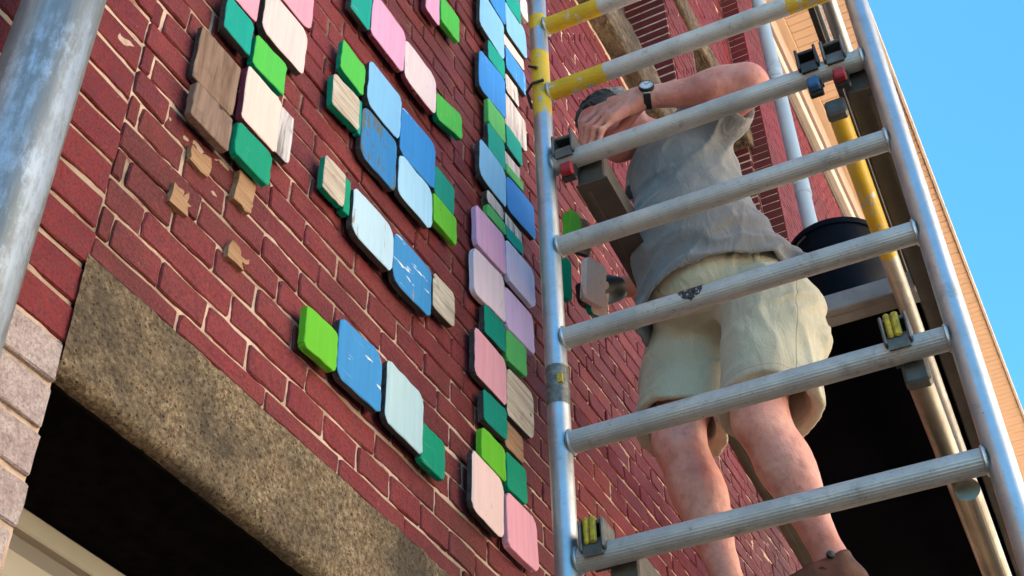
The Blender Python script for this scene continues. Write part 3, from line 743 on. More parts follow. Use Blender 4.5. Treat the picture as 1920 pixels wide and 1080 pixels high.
# bare boards left where tiles came off
def scrap(pts, y0, y1, mat, label, splits=0):
    """flat splintered board: outline pts in x-z"""
    k = len(pts); v = [(x, y1, z) for x, z in pts]+[(x, y0, z) for x, z in pts]
    cx, cz = sum(p[0] for p in pts)/k, sum(p[1] for p in pts)/k
    f = [tuple(range(k))[::-1], tuple(range(k, 2*k))]+[(i, (i+1) % k, k+(i+1) % k, k+i) for i in range(k)]
    o = obj('wood_scrap', [(a-cx, b, c-cz) for a, b, c in v], f, mat, None, False, None, (cx, 0, cz))
    bm = [o]
    tag(o, label, 'wood scrap', 'wood scraps left on the bricks'); return o
def nails(o, pts, y):
    for (x, z) in pts:
        MB().tube((x, y, z), (x+.002, y-.007, z-.003), .0013, .0017, 8).build('nail', M_BLACK, o)
def splinter(pts, seed, n=3, amp=.0035):
    """roughen a board outline"""
    r = np.random.RandomState(seed); out = []
    for i, q in enumerate(pts):
        w_ = pts[(i+1) % len(pts)]; out.append(q)
        for t in range(1, n): out.append((q[0]+(w_[0]-q[0])*t/n+r.randn()*amp, q[1]+(w_[1]-q[1])*t/n+r.randn()*amp))
    return out
o = scrap(splinter([(1.171, 3.394), (1.222, 3.406), (1.221, 3.358), (1.170, 3.358)][::-1], 1), .002, -.008, M_RAW3, 'small square plywood scrap with nail holes below the bare brown board')
o = scrap(splinter([(1.146, 3.276), (1.168, 3.277), (1.172, 3.262), (1.184, 3.284), (1.184, 3.265), (1.195, 3.260), (1.192, 3.233), (1.143, 3.229)][::-1], 2, 2), .002, -.010, M_RAW3, 'splintered pine scrap, the one nearest the drainpipe')
o = scrap(splinter([(1.296, 3.444), (1.347, 3.451), (1.343, 3.371), (1.292, 3.366)][::-1], 3), .002, -.012, M_RAW3, 'square pine scrap directly under the emerald tile')
o = scrap(splinter([(1.310, 3.278), (1.332, 3.277), (1.338, 3.262), (1.365, 3.275), (1.362, 3.262), (1.344, 3.254), (1.351, 3.237), (1.304, 3.235)][::-1], 4, 2), .002, -.009, M_RAW3, 'splintered pine scrap with a curled end, lowest on the bricks')

# ================================================================== SCAFFOLD
YAW = math.radians(2.457)
ex = np.array([math.cos(YAW), math.sin(YAW), 0]); ey = np.array([-math.sin(YAW), math.cos(YAW), 0]); ez = np.array([0, 0, 1.])
RS = np.array([ex, ey, ez])
PLf = np.array([2.125, -.261, 0]); FW = .835; BAY = 2.85
def SP(u, v, z): return PLf + ex*u + ey*v + ez*z      # u along the bay, v from the left pole (negative = away from the wall)
RUNGS = [2.966+.2815*k for k in range(-10, 9)]
tower = empty('scaffold_tower', SP(BAY/2, -FW/2, 0), 'aluminium scaffold tower with ribbed rungs and yellow bands', 'scaffold')
for (u, nm) in ((0, 'near'), (BAY, 'far')):
    for v in (0, -FW):
        m = MB(); m.tube(SP(u, v, .18), SP(u, v, 5.45), .0254, n=40, segs=1); p = m.build('upright', M_POLE_Y if u == 0 and v == 0 else (M_POLE_R if u == 0 else M_POLE), tower, True)
        if u == 0:
            sg = -1 if v == 0 else 1
            for z in RUNGS: MB().torus(SP(u, v+sg*.0255, z), ey, .0262, .0035, 24, 6).build('weld_bead', M_POLE, p, True)
        m = MB(); m.lathe(SP(u, v, .09), [(.0, -.025), (.085, -.025), (.09, -.015), (.09, .015), (.085, .025), (0, .025)], 24, axis=ex); m.box(SP(u, v, .13), (.02, .035, .05), RS)
        m.build('castor', M_BLACK, tower)
    for k, z in enumerate(RUNGS):
        if u > 0 and k % 2: continue
        m = MB(); m.tube(SP(u, -.020, z), SP(u, -FW+.020, z), .0248, n=52, flute=.0009 if u == 0 else 0, cap=False)
        yel = u == 0 and z > 4.3
        m.build('rung', M_RUNG_Y if yel else M_RUNG, tower, True)
# tape, wire hooks on the left pole
t = MB()
for k, (z, h) in enumerate(((3.345, .02), (3.365, .02), (3.385, .025), (3.41, .02), (3.43, .018))):
    t.lathe(SP(0, 0, z), [(.0262+.0006*(k % 2), 0), (.0268+.0004*(k % 3), .003), (.0264, h)], 32)
t.build('tape_wrap', M_TAPE, tower, True)
MB().box(SP(-.022, -.016, 3.405), (.004, .006, .012), RS).build('tape_tab', M_YELP, tower)
pz = 4.395
MB().path([SP(-.03, -.02, pz), SP(-.034, .012, pz-.003), SP(-.02, .034, pz-.012), SP(0.004, .036, pz-.028), SP(.012, .034, pz-.045)], .0045).build('wire_hook', M_BLACK, tower, True)
MB().path([SP(-.024, .022, pz+.085), SP(-.03, .006, pz+.066), SP(-.032, -.004, pz+.058)], .0040).build('wire_hook', M_BLACK, tower, True)

def claw(parent, u, v, z, width, m_body, m_latch, latch='below', tall=.062, nm='hook'):
    """hook that grips over a rung: a C-shaped shell, hollow towards the camera side, with a coloured latch"""
    b = MB(); n = 14; ri, ro = .0262, .036
    prof = []
    for i in range(n+1):
        a = math.radians(-25+230*i/n); prof.append((math.cos(a), math.sin(a)))
    vs = []; fs = []
    for s in (-1, 1):
        for r_ in (ri, ro):
            for (c, q) in prof: vs.append(SP(c*r_, v+s*width/2, z+q*r_))
    K = n+1
    for i in range(n):
        fs.append((i, i+1, K+i+1, K+i)); fs.append((2*K+i, 3*K+i, 3*K+i+1, 2*K+i+1)); fs.append((K+i, K+i+1, 3*K+i+1, 3*K+i)); fs.append((i, 2*K+i, 2*K+i+1, i+1))
    for e in (0, n): fs.append((e, K+e, 3*K+e, 2*K+e) if e == 0 else (e, 2*K+e, 3*K+e, K+e))
    b.add(vs, fs)
    # side cheeks and top housing
    for s in (-1, 1): b.box(SP(-.006, v+s*(width/2+.003), z+.030), (.036, .0035, tall*.55), RS, .003)
    b.box(SP(.004, v, z+.030+tall*.5), (.032, width/2, .005), RS, .002)
    b.box(SP(.034, v, z+.022), (.006, width/2, tall*.5), RS, .002)
    o = b.build(nm, m_body, parent, False)
    if m_latch:
        l = MB()
        if latch == 'below': l.box(SP(-.014, v, z-.043), (.012, width*.36, .016), RS, .004)
        else:
            l.box(SP(-.036, v+width*.26, z+.040), (.005, width*.15, .030), RS, .004); l.box(SP(-.036, v-width*.10, z+.040), (.005, width*.18, .030), RS, .004)
        l.build('latch', m_latch, o)
        if latch == 'below': MB().box(SP(.004, v, z-.044), (.009, width*.44, .022), RS, .003).build('latch_housing', M_BLACK, o)
    return o

def platform(z, label, u_open, beams, hooks, edge):
    P = empty('scaffold_platform', SP(BAY/2, -FW/2, z), label, 'platform')
    for v, w in beams:
        b = MB(); b.box(SP(BAY/2, v, z-.02), (BAY/2-.029, w/2, .045), RS, .004)
        if v > -.4: b.box(SP(BAY/2, v, z-.067), (BAY/2-.030, w/2+.006, .0025), RS, .001)
        b.box(SP(BAY/2+.02, v+(w*.28 if v > -.4 else -w*.28), z-.0725), (BAY/2-.035, .006, .003), RS)
        if w < .055: b = MB(); b.tube(SP(.03, v, z-.03), SP(BAY-.03, v, z-.03), .023, n=28)
        b.build('side_beam', M_TUBE_D if w < .055 else M_BEAM, P)
    lo, hi = beams[0][0]-.02, beams[1][0]+.03
    d = MB(); d.box(SP((u_open+.04+BAY-.06)/2, (lo+hi)/2, z-.012), ((BAY-.1-u_open)/2, abs(hi-lo)/2, .006), RS); d.build('deck_board', M_DECK, P)
    c = MB(); c.box(SP(u_open, (lo+hi)/2, z-.040), (.018, abs(hi-lo)/2, .030), RS, .003); c.box(SP(u_open+.03, (lo+hi)/2, z-.068), (.022, abs(hi-lo)/2, .003), RS); c.build('cross_beam', M_BEAM2 if edge else M_BEAM, P)
    c = MB(); c.box(SP(BAY-.08, (lo+hi)/2, z-.02), (.025, abs(hi-lo)/2, .04), RS, .003); c.build('cross_beam', M_BEAM, P)
    for (v, w, mb, ml, kind) in hooks: claw(P, 0, v, z, w, mb, ml, kind)
    return P
ZP = 4.092
platform(ZP, 'upper scaffold platform with a black deck and an open hatch around the man', .80, [(-.108, .072), (-.785, .066)],
         [(-.062, .044, M_GREYP, M_REDP, 'below'), (-.752, .040, M_GREYP, M_REDP, 'below')], True)
platform(2.966, 'lower scaffold platform under the feet of the man', .49, [(-.108, .06), (-.765, .05)], [(-.068, .040, M_GREYP, M_YELP, 'front')], False)

def brace(label, u0, v0, z0, u1, v1, z1, r, mat, cl=None):
    B = empty('scaffold_brace', SP(u0, v0, z0), label, 'brace tube', 'braces between the scaffold frames')
    m = MB(); m.tube(SP(u0, v0, z0), SP(u1, v1, z1), r, n=28); m.build('tube', mat, B, True)
    if cl:
        claw(B, *cl)
        MB().box(SP(.040, v0, z0), (.016, r+.001, r+.002), RS, .006).build('clamp_body', M_GREYP, B)
    return B
brace('yellow flaked brace tube hooked on the rung beside the bucket', .03, -.721, ZP-.095, BAY, -.71, ZP-.095, .0235, M_TUBE_Y, (0, -.690, ZP, .038, M_BLACK, M_BLUEP, 'below'))
brace('bare metal brace tube clipped low on the right of the tower', .05, -.735, 3.2475-.035, BAY, -.735, 3.2475-.035, .0245, M_TUBE_D, (0, -.722, 3.2475, .042, M_GREYP, M_YELP, 'front'))
brace('smooth guard rail tube running back above the bucket', -.3, -.757, 4.9365-.01, BAY, -.757, 4.9365-.01, .0225, M_POLE)
B = empty('toe_board', SP(1.2, -.72, 4.86), 'dark flat bar beside the upper guard rail tube', 'bar')
MB().box(SP(1.1, -.705, 4.90), (1.4, .010, .03), RS, .002).build('bar', M_BLACK, B)
MB().box(SP(1.1, -.722, 4.93), (1.4, .006, .026), RS, .002).build('strip', M_POLE, B)

# bucket on the upper deck
bk = empty('bucket', SP(.98, -.49, ZP+.02), 'black plastic bucket standing on the upper scaffold deck', 'bucket')
bc = SP(.965, -.555, ZP-.005)
MB().lathe(bc, [(.0, 0), (.112, 0), (.116, .004), (.140, .285), (.146, .286), (.148, .296), (.146, .306), (.138, .306), (.112, .012), (.0, .012)], 48).build('bucket_body', M_BUCKET, bk, True)
MB().path([bc+np.array([.148*math.cos(a), .148*math.sin(a), .275-.11*math.sin((a+.4)*1.0)**2]) for a in np.linspace(-.4, math.pi-.4, 16)], .003).build('handle', M_GREYP, bk, True)

# smear of black tar on one rung
v = []; f = []; rz = np.random.RandomState(4); nA, nB = 9, 14
for i in range(nB):
    for j in range(nA):
        t = i/(nB-1); a = math.radians(120+85*j/(nA-1)*(1-.5*abs(2*t-1)**2)+20*rz.rand())
        v.append(SP(math.cos(a)*.0256, -.300-.055*t-.004*rz.rand(), 3.529+math.sin(a)*.0256))
for i in range(nB-1):
    for j in range(nA-1):
        if rz.rand() < .82: f.append((i*nA+j, i*nA+j+1, (i+1)*nA+j+1, (i+1)*nA+j))
obj('tar_smear', v, f, M_BLACK, tower, True)

# ================================================================== THE MAN (signed-distance modelling, meshed by surface nets)
class Field:
    def __init__(s, lo, hi, res):
        s.lo = np.array(lo, float); s.res = res
        s.n = np.ceil((np.array(hi)-s.lo)/res).astype(int)+1
        s.d = np.full(tuple(s.n), 1.0, np.float32)
    def win(s, lo, hi):
        a = np.clip(np.floor((np.array(lo)-s.lo)/s.res).astype(int), 0, s.n-1); b = np.clip(np.ceil((np.array(hi)-s.lo)/s.res).astype(int)+1, 1, s.n)
        sl = tuple(slice(int(p), int(q)) for p, q in zip(a, b))
        ax = [(s.lo[i]+s.res*np.arange(a[i], b[i])).astype(np.float32) for i in range(3)]
        return sl, np.ix_(*ax) if False else np.meshgrid(*ax, indexing='ij')
    def comb(s, sl, d, k, op):
        a = s.d[sl]
        if op == 'u':
            if k > 0:
                h = np.maximum(k-np.abs(a-d), 0)/k; s.d[sl] = np.minimum(a, d)-h*h*k*.25
            else: s.d[sl] = np.minimum(a, d)
        else:                                     # carve
            d = -d
            if k > 0:
                h = np.maximum(k-np.abs(a-d), 0)/k; s.d[sl] = np.maximum(a, d)+h*h*k*.25
            else: s.d[sl] = np.maximum(a, d)
    def cone(s, a, b, ra, rb, k=.02, op='u', fold=None):
        a = np.array(a, float); b = np.array(b, float); R = max(ra, rb)+k+4*s.res+.02
        sl, (X, Y, Z) = s.win(np.minimum(a, b)-R, np.maximum(a, b)+R)
        ab = b-a; L = ab@ab
        h = np.clip(((X-a[0])*ab[0]+(Y-a[1])*ab[1]+(Z-a[2])*ab[2])/L, 0, 1)
        d = np.sqrt((X-a[0]-h*ab[0])**2+(Y-a[1]-h*ab[1])**2+(Z-a[2]-h*ab[2])**2)-(ra+(rb-ra)*h)
        s.comb(sl, d, k, op); return s
    def chain(s, pts, rs, k=.012, op='u'):
        for i in range(len(pts)-1): s.cone(pts[i], pts[i+1], rs[i], rs[i+1], k, op)
        return s
    def ell(s, c, r, R=None, k=.02, op='u'):
        """ellipsoid; rows of R are its axes"""
        c = np.array(c, float); r = np.array(r, float); R = np.eye(3) if R is None else np.array(R, float)
        ext = np.sqrt(((R*r[:, None])**2).sum(0))+k+4*s.res+.02
        sl, (X, Y, Z) = s.win(c-ext, c+ext)
        P = [(X-c[0])*R[i, 0]+(Y-c[1])*R[i, 1]+(Z-c[2])*R[i, 2] for i in range(3)]
        k0 = np.sqrt(sum((P[i]/r[i])**2 for i in range(3))); k1 = np.sqrt(sum((P[i]/r[i]**2)**2 for i in range(3)))+1e-9
        s.comb(sl, k0*(k0-1)/k1, k, op); return s
    def half(s, p, n, k=0.0):
        """keep the side the normal points away from"""
        n = np.array(n, float); n /= np.linalg.norm(n)
        ax = [(s.lo[i]+s.res*np.arange(s.n[i])).astype(np.float32) for i in range(3)]
        d = (ax[0]*n[0])[:, None, None]+(ax[1]*n[1])[None, :, None]+(ax[2]*n[2])[None, None, :]-np.float32(np.dot(p, n))
        s.comb((slice(None),)*3, -d, k, 's'); return s
    def warp(s, fn, band=.03):
        m = np.abs(s.d) < band; I = np.nonzero(m)
        P = [s.lo[i]+s.res*I[i] for i in range(3)]
        s.d[m] += fn(*P).astype(np.float32); return s
    def nets(s):
        d = s.d; n = np.array(d.shape); neg = d < 0
        cnt = np.zeros(tuple(n-1), np.int8)
        cor = [(i, j, k) for i in (0, 1) for j in (0, 1) for k in (0, 1)]
        for (i, j, k) in cor: cnt += neg[i:n[0]-1+i, j:n[1]-1+j, k:n[2]-1+k]
        act = (cnt > 0) & (cnt < 8); I = np.argwhere(act)
        vals = np.stack([d[I[:, 0]+i, I[:, 1]+j, I[:, 2]+k] for (i, j, k) in cor], 1)
        acc = np.zeros((len(I), 3)); num = np.zeros(len(I)); C = np.array(cor, float)
        for a in range(8):
            for b in range(a+1, 8):
                if np.abs(C[a]-C[b]).sum() != 1: continue
                va, vb = vals[:, a], vals[:, b]; x = (va < 0) != (vb < 0)
                t = np.where(x, va/(va-vb+1e-12), 0)
                acc += np.where(x[:, None], C[a]+(C[b]-C[a])*t[:, None], 0); num += x
        V = s.lo+s.res*(I+acc/num[:, None])
        idx = np.full(tuple(n-1), -1, np.int32); idx[act] = np.arange(len(I))
        Fs = []
        for ax in range(3):
            o = [0, 0, 0]; o[ax] = 1
            sl0 = tuple(slice(1, n[i]-1) if i != ax else slice(0, n[i]-1) for i in range(3))
            A = neg[sl0]; sl1 = tuple(slice(1, n[i]-1) if i != ax else slice(1, n[i]) for i in range(3)); B = neg[sl1]
            E = np.argwhere(A != B); sg = A[tuple(E.T)]
            for i in range(3):
                if i != ax: E[:, i] += 1
            u, v = [(1, 2), (2, 0), (0, 1)][ax]
            def cell(du, dv):
                q = E.copy(); q[:, u] -= du; q[:, v] -= dv; return idx[tuple(q.T)]
            Q = np.stack([cell(1, 1), cell(0, 1), cell(0, 0), cell(1, 0)], 1)
            Q[~sg] = Q[~sg][:, ::-1]; Fs.append(Q)
        F = np.concatenate(Fs); F = F[(F >= 0).all(1)]
        # one round of smoothing
        for _ in range(2):
            sm = np.zeros_like(V); c = np.zeros(len(V))
            for a, b in ((0, 1), (1, 2), (2, 3), (3, 0)):
                np.add.at(sm, F[:, a], V[F[:, b]]); np.add.at(sm, F[:, b], V[F[:, a]]); np.add.at(c, F[:, a], 1); np.add.at(c, F[:, b], 1)
            V = V*.45+.55*sm/np.maximum(c, 1)[:, None]
        return V, F
def N3(*v):
    v = np.array(v, float); return v/np.linalg.norm(v)

# materials
def m_skin():
    k = NM('sunburnt_skin'); n = k.noise(9, 5, .6); n2 = k.noise(45, 4, .65)
    c = k.ramp(n, [(.3, (.50, .18, .145)), (.5, (.64, .275, .225)), (.72, (.74, .39, .32))])
    c = k.mix(k.ramp(n2, [(.5, 0), (.72, .45)]), c, (.33, .085, .07))
    c = k.mix(k.ramp(k.noise(5, 3, .6), [(.55, 0), (.75, .30)]), c, (.30, .16, .17))
    g_ = k.n('ShaderNodeVectorMath'); g_.operation = 'DISTANCE'; k.t.links.new(k.tc.outputs['Object'], g_.inputs[0]); g_.inputs[1].default_value = (2.40, -.33, 4.46)
    c = k.mix(k.ramp(g_.outputs['Value'], [(.09, .75), (.15, 0)]), c, k.ramp(n2, [(.3, (.50, .11, .085)), (.7, (.62, .21, .17))]))
    k.bump(k.math('ADD', k.noise(120, 4, .7), k.math('MULTIPLY', n2, 2.0)), .35, .0025)
    k.b.inputs['Subsurface Weight'].default_value = .12; k.b.inputs['Subsurface Radius'].default_value = (.012, .004, .002); k.b.inputs['Subsurface Scale'].default_value = .6
    return k.set(c, k.ramp(n2, [(.3, .55), (.7, .42)]), spec=.4)
def m_cloth(name, a, b, st, weave=700, rough=.9, bs=.35):
    k = NM(name); n = k.noise(7, 5, .6)
    c = k.ramp(n, [(.3, a), (.7, b)])
    c = k.mix(k.ramp(k.noise(3.2, 4, .6), [(.5, 0), (.68, .5)]), c, st)
    c = k.mix(k.ramp(k.noise(260, 3, .6), [(.4, 0), (.65, .22)]), c, tuple(v*.55 for v in a))
    w = k.scale((20, 26, 9)); w2 = k.noise(1, 4, .55, vec=w, dist=1.2)
    k.bump(k.math('ADD', k.math('MULTIPLY', w2, 1.0), k.math('MULTIPLY', k.noise(weave, 2), .06)), bs, .014)
    return k.set(c, rough, spec=.2, sheen=.25)
M_SKIN = m_skin()
M_SHIRT = m_cloth('grey_jersey', (.17, .175, .19), (.23, .235, .25), (.30, .27, .245), bs=.5)
M_SHORTS = m_cloth('khaki_cotton', (.42, .385, .29), (.53, .49, .375), (.56, .46, .32), bs=.45)
M_LINING = m_cloth('brown_shorts_lining', (.09, .055, .025), (.13, .08, .035), (.1, .06, .03))
M_HAIR = m_plain('dark_grey_hair', (.025, .022, .021), .6, var=.5, sc=60, bump=.9, bsc=150)
M_HAIRG = m_plain('silver_hair', (.30, .28, .27), .6, var=.5, sc=90, bump=.9, bsc=160)
M_SHOE = m_plain('brown_leather', (.115, .034, .017), .5, var=.45, sc=20, spec=.22, bump=.3, bsc=90)
M_SOLE = m_plain('dark_rubber', (.02, .018, .016), .8)
M_STRAP = m_plain('black_watch_strap', (.012, .014, .018), .45, bump=.2)
M_DIAL = m_plain('white_watch_dial', (.62, .70, .80), .12, spec=.8, var=.06)
M_STEEL = m_plain('polished_steel', (.75, .74, .70), .2, 1, .1)
M_EYE = m_plain('eye_white', (.7, .66, .62), .2)

hipR, kneeR, ankR = np.array([2.715, -.415, 3.93]), np.array([2.655, -.354, 3.535]), np.array([2.755, -.402, 3.165])
hipL, kneeL, ankL = np.array([2.605, -.640, 3.86]), np.array([2.545, -.592, 3.455]), np.array([2.68, -.661, 3.147])
pelv, belly, chest = np.array([2.68, -.545, 3.965]), np.array([2.57, -.500, 4.10]), np.array([2.545, -.495, 4.30])
shL, shR = np.array([2.475, -.585, 4.405]), np.array([2.66, -.405, 4.45]); neck = np.array([2.51, -.455, 4.455])
elbL, wrL = np.array([2.385, -.757, 4.405]), np.array([2.300, -.485, 4.422])
elbR, wrR = np.array([2.80, -.30, 4.22]), np.array([2.70, -.175, 4.165])
# head frame: forward, up, left side
HF = N3(-.42, .72, -.52); HU = N3(-.10, .52, .85); HU = N3(*(HU-HF*(HU@HF))); HLs = np.cross(HU, HF)
HC = np.array([2.425, -.350, 4.500])
def H(f, u, l): return HC+HF*f+HU*u+HLs*l
RH = np.array([HF, HLs, HU])

def build_skin():
    F = Field((2.18, -.84, 3.03), (2.86, -.08, 4.72), .0046)
    # legs
    for (h, kn, an, sd) in ((hipR, kneeR, ankR, 1), (hipL, kneeL, ankL, -1)):
        ax = N3(*(an-kn)); back = N3(.75, -.45, 0) if sd < 0 else N3(.6, -.55, 0)
        F.cone(h, kn+np.array([0, 0, .03]), .088, .064, .02)
        F.ell(kn+N3(-.8, .5, 0)*.014, (.050, .050, .062), None, .035)
        F.cone(kn, kn+(an-kn)*.33, .060, .058, .03); F.cone(kn+(an-kn)*.30, an, .057, .035, .03)
        F.ell(kn+(an-kn)*.34+back*.024, (.040, .040, .105), np.array([N3(*np.cross(ax, back)), N3(*np.cross(np.cross(ax, back), ax)), -ax]), .045)
        F.ell(kn+(an-kn)*.30-back*.004+np.cross(ax, back)*.016, (.036, .036, .10), np.array([N3(*np.cross(ax, back)), N3(*np.cross(np.cross(ax, back), ax)), -ax]), .04)
        F.cone(kn+(an-kn)*.08-back*.036, kn+(an-kn)*.6-back*.020, .017, .014, .045)       # shin
        toe = N3(-.55, .80, 0)
        F.cone(an, an+np.array([0, 0, -.045]), .035, .033, .02); F.cone(an+np.array([0, 0, -.05]), an+np.array([0, 0, -.06])+toe*.05, .028, .018, .02)
    # trunk
    F.ell(pelv, (.135, .155, .12), None, .05); F.cone(pelv, belly, .125, .13, .05); F.cone(belly, chest, .13, .125, .05)
    F.cone(chest+np.array([0, 0, .02]), shL, .10, .062, .05); F.cone(chest+np.array([0, 0, .02]), shR, .10, .062, .05)
    F.cone(chest+(neck-chest)*.5, neck, .08, .058, .04); F.cone(neck, H(-.035, -.06, 0), .056, .053, .03)
    # left arm with the watch
    F.cone(shL, elbL, .056, .044, .03); F.ell(elbL+np.array([0, -.004, 0]), (.046, .042, .042), None, .03)
    fa = elbL+(wrL-elbL)*.33
    F.cone(elbL, fa, .043, .0465, .03); F.cone(fa, wrL, .046, .029, .03); F.ell(elbL+(wrL-elbL)*.25+np.array([-.008, 0, .012]), (.042, .095, .040), None, .04)
    # right arm reaching to the wall
    F.cone(shR, elbR, .055, .042, .03); F.cone(elbR, wrR, .041, .028, .03); F.cone(wrR, wrR+np.array([-.045, .03, -.045]), .034, .036, .02)
    for q in range(4): F.chain([wrR+np.array([-.05-.006*q, .035, -.04-.016*q+.02]), wrR+np.array([-.085, .045-.002*q, -.06-.016*q+.02]), wrR+np.array([-.105, .02, -.075-.016*q+.02])], [.011, .0095, .008], .006)
    # left hand hanging from the wrist, four fingers and the thumb behind
    kn = [(2.293, -.357, 4.432), (2.283, -.372, 4.402), (2.275, -.387, 4.372), (2.271, -.398, 4.346)]
    mid = [(2.283, -.312, 4.392), (2.270, -.327, 4.352), (2.263, -.350, 4.326), (2.262, -.372, 4.310)]
    dst = [(2.292, -.297, 4.340), (2.277, -.312, 4.302), (2.272, -.331, 4.284), (2.272, -.352, 4.275)]
    tip = [(2.310, -.299, 4.308), (2.293, -.315, 4.277), (2.288, -.333, 4.263), (2.287, -.352, 4.256)]
    F.cone(wrL, wrL+np.array([-.004, .03, .0]), .029, .030, .02)
    for q in range(4):
        b = wrL+np.array([-.003, .022, .014-.011*q])
        F.cone(b, kn[q], .020, .0135, .015)
        F.chain([kn[q], mid[q], dst[q], tip[q]], [.0120, .0100, .0087, .0070] if q < 3 else [.0105, .0088, .0076, .0062], .003)
        F.ell(np.array(kn[q])+np.array([-.006, .0, .006]), (.010, .011, .010), None, .012)
        F.ell(np.array(mid[q])+np.array([-.003, .003, .003]), (.0112, .0115, .0112), None, .006)
    th0 = wrL+np.array([.022, .03, -.004]); F.chain([th0, th0+np.array([.022, .045, -.02]), th0+np.array([.022, .085, -.052]), th0+np.array([.010, .108, -.078])], [.020, .0145, .012, .009], .012)
    # tendons
    for q in range(4): F.cone(wrL+np.array([-.024, .03, .012-.008*q]), np.array(kn[q])+np.array([-.010, -.01, .004]), .004, .005, .010)
    # head
    F.ell(H(-.012, .035, 0), (.098, .076, .088), RH, .02); F.ell(H(.018, -.03, 0), (.074, .064, .085), RH, .04)
    F.cone(H(.050, -.085, .018), H(.050, -.085, -.018), .026, .026, .035)                       # chin
    F.cone(H(-.03, -.055, .050), H(.045, -.085, .018), .024, .022, .03); F.cone(H(-.03, -.055, -.050), H(.045, -.085, -.018), .024, .022, .03)   # jaw
    F.cone(H(.088, .012, 0), H(.112, -.028, 0), .011, .016, .014); F.ell(H(.100, -.034, .012), (.012, .010, .009), RH, .008); F.ell(H(.100, -.034, -.012), (.012, .010, .009), RH, .008)   # nose
    F.cone(H(.082, .028, .036), H(.090, .026, .010), .010, .011, .016); F.cone(H(.082, .028, -.036), H(.090, .026, -.010), .010, .011, .016)     # brow
    F.ell(H(.078, .006, .033), (.014, .018, .013), RH, .012, 's'); F.ell(H(.078, .006, -.033), (.014, .018, .013), RH, .012, 's')               # eye sockets
    F.ell(H(.066, -.022, .040), (.026, .024, .024), RH, .03); F.ell(H(.066, -.022, -.040), (.026, .024, .024), RH, .03)                          # cheeks
    F.cone(H(.086, -.060, .020), H(.086, -.060, -.020), .010, .010, .012); F.cone(H(.084, -.074, .016), H(.084, -.074, -.016), .010, .010, .012)  # lips
    F.cone(H(.097, -.067, .024), H(.097, -.067, -.024), .0035, .0035, .004, 's')
    for sg in (1, -1):
        F.ell(H(-.012, .000, sg*.079), (.020, .009, .032), RH, .006); F.ell(H(-.006, .002, sg*.088), (.010, .007, .018), RH, .006, 's')
    F.warp(lambda x, y, z: .0016*vnoise(x*34, y*34, z*34)+.0009*vnoise(x*80, y*80, z*80))
    return F.nets()
person = empty('person', (2.66, -.54, 3.03), 'man in grey t-shirt and khaki shorts working through the scaffold hatch, wearing a wristwatch', 'person')
V, Fc = build_skin()
BODY = obj('body', V, Fc, M_SKIN, person, True)

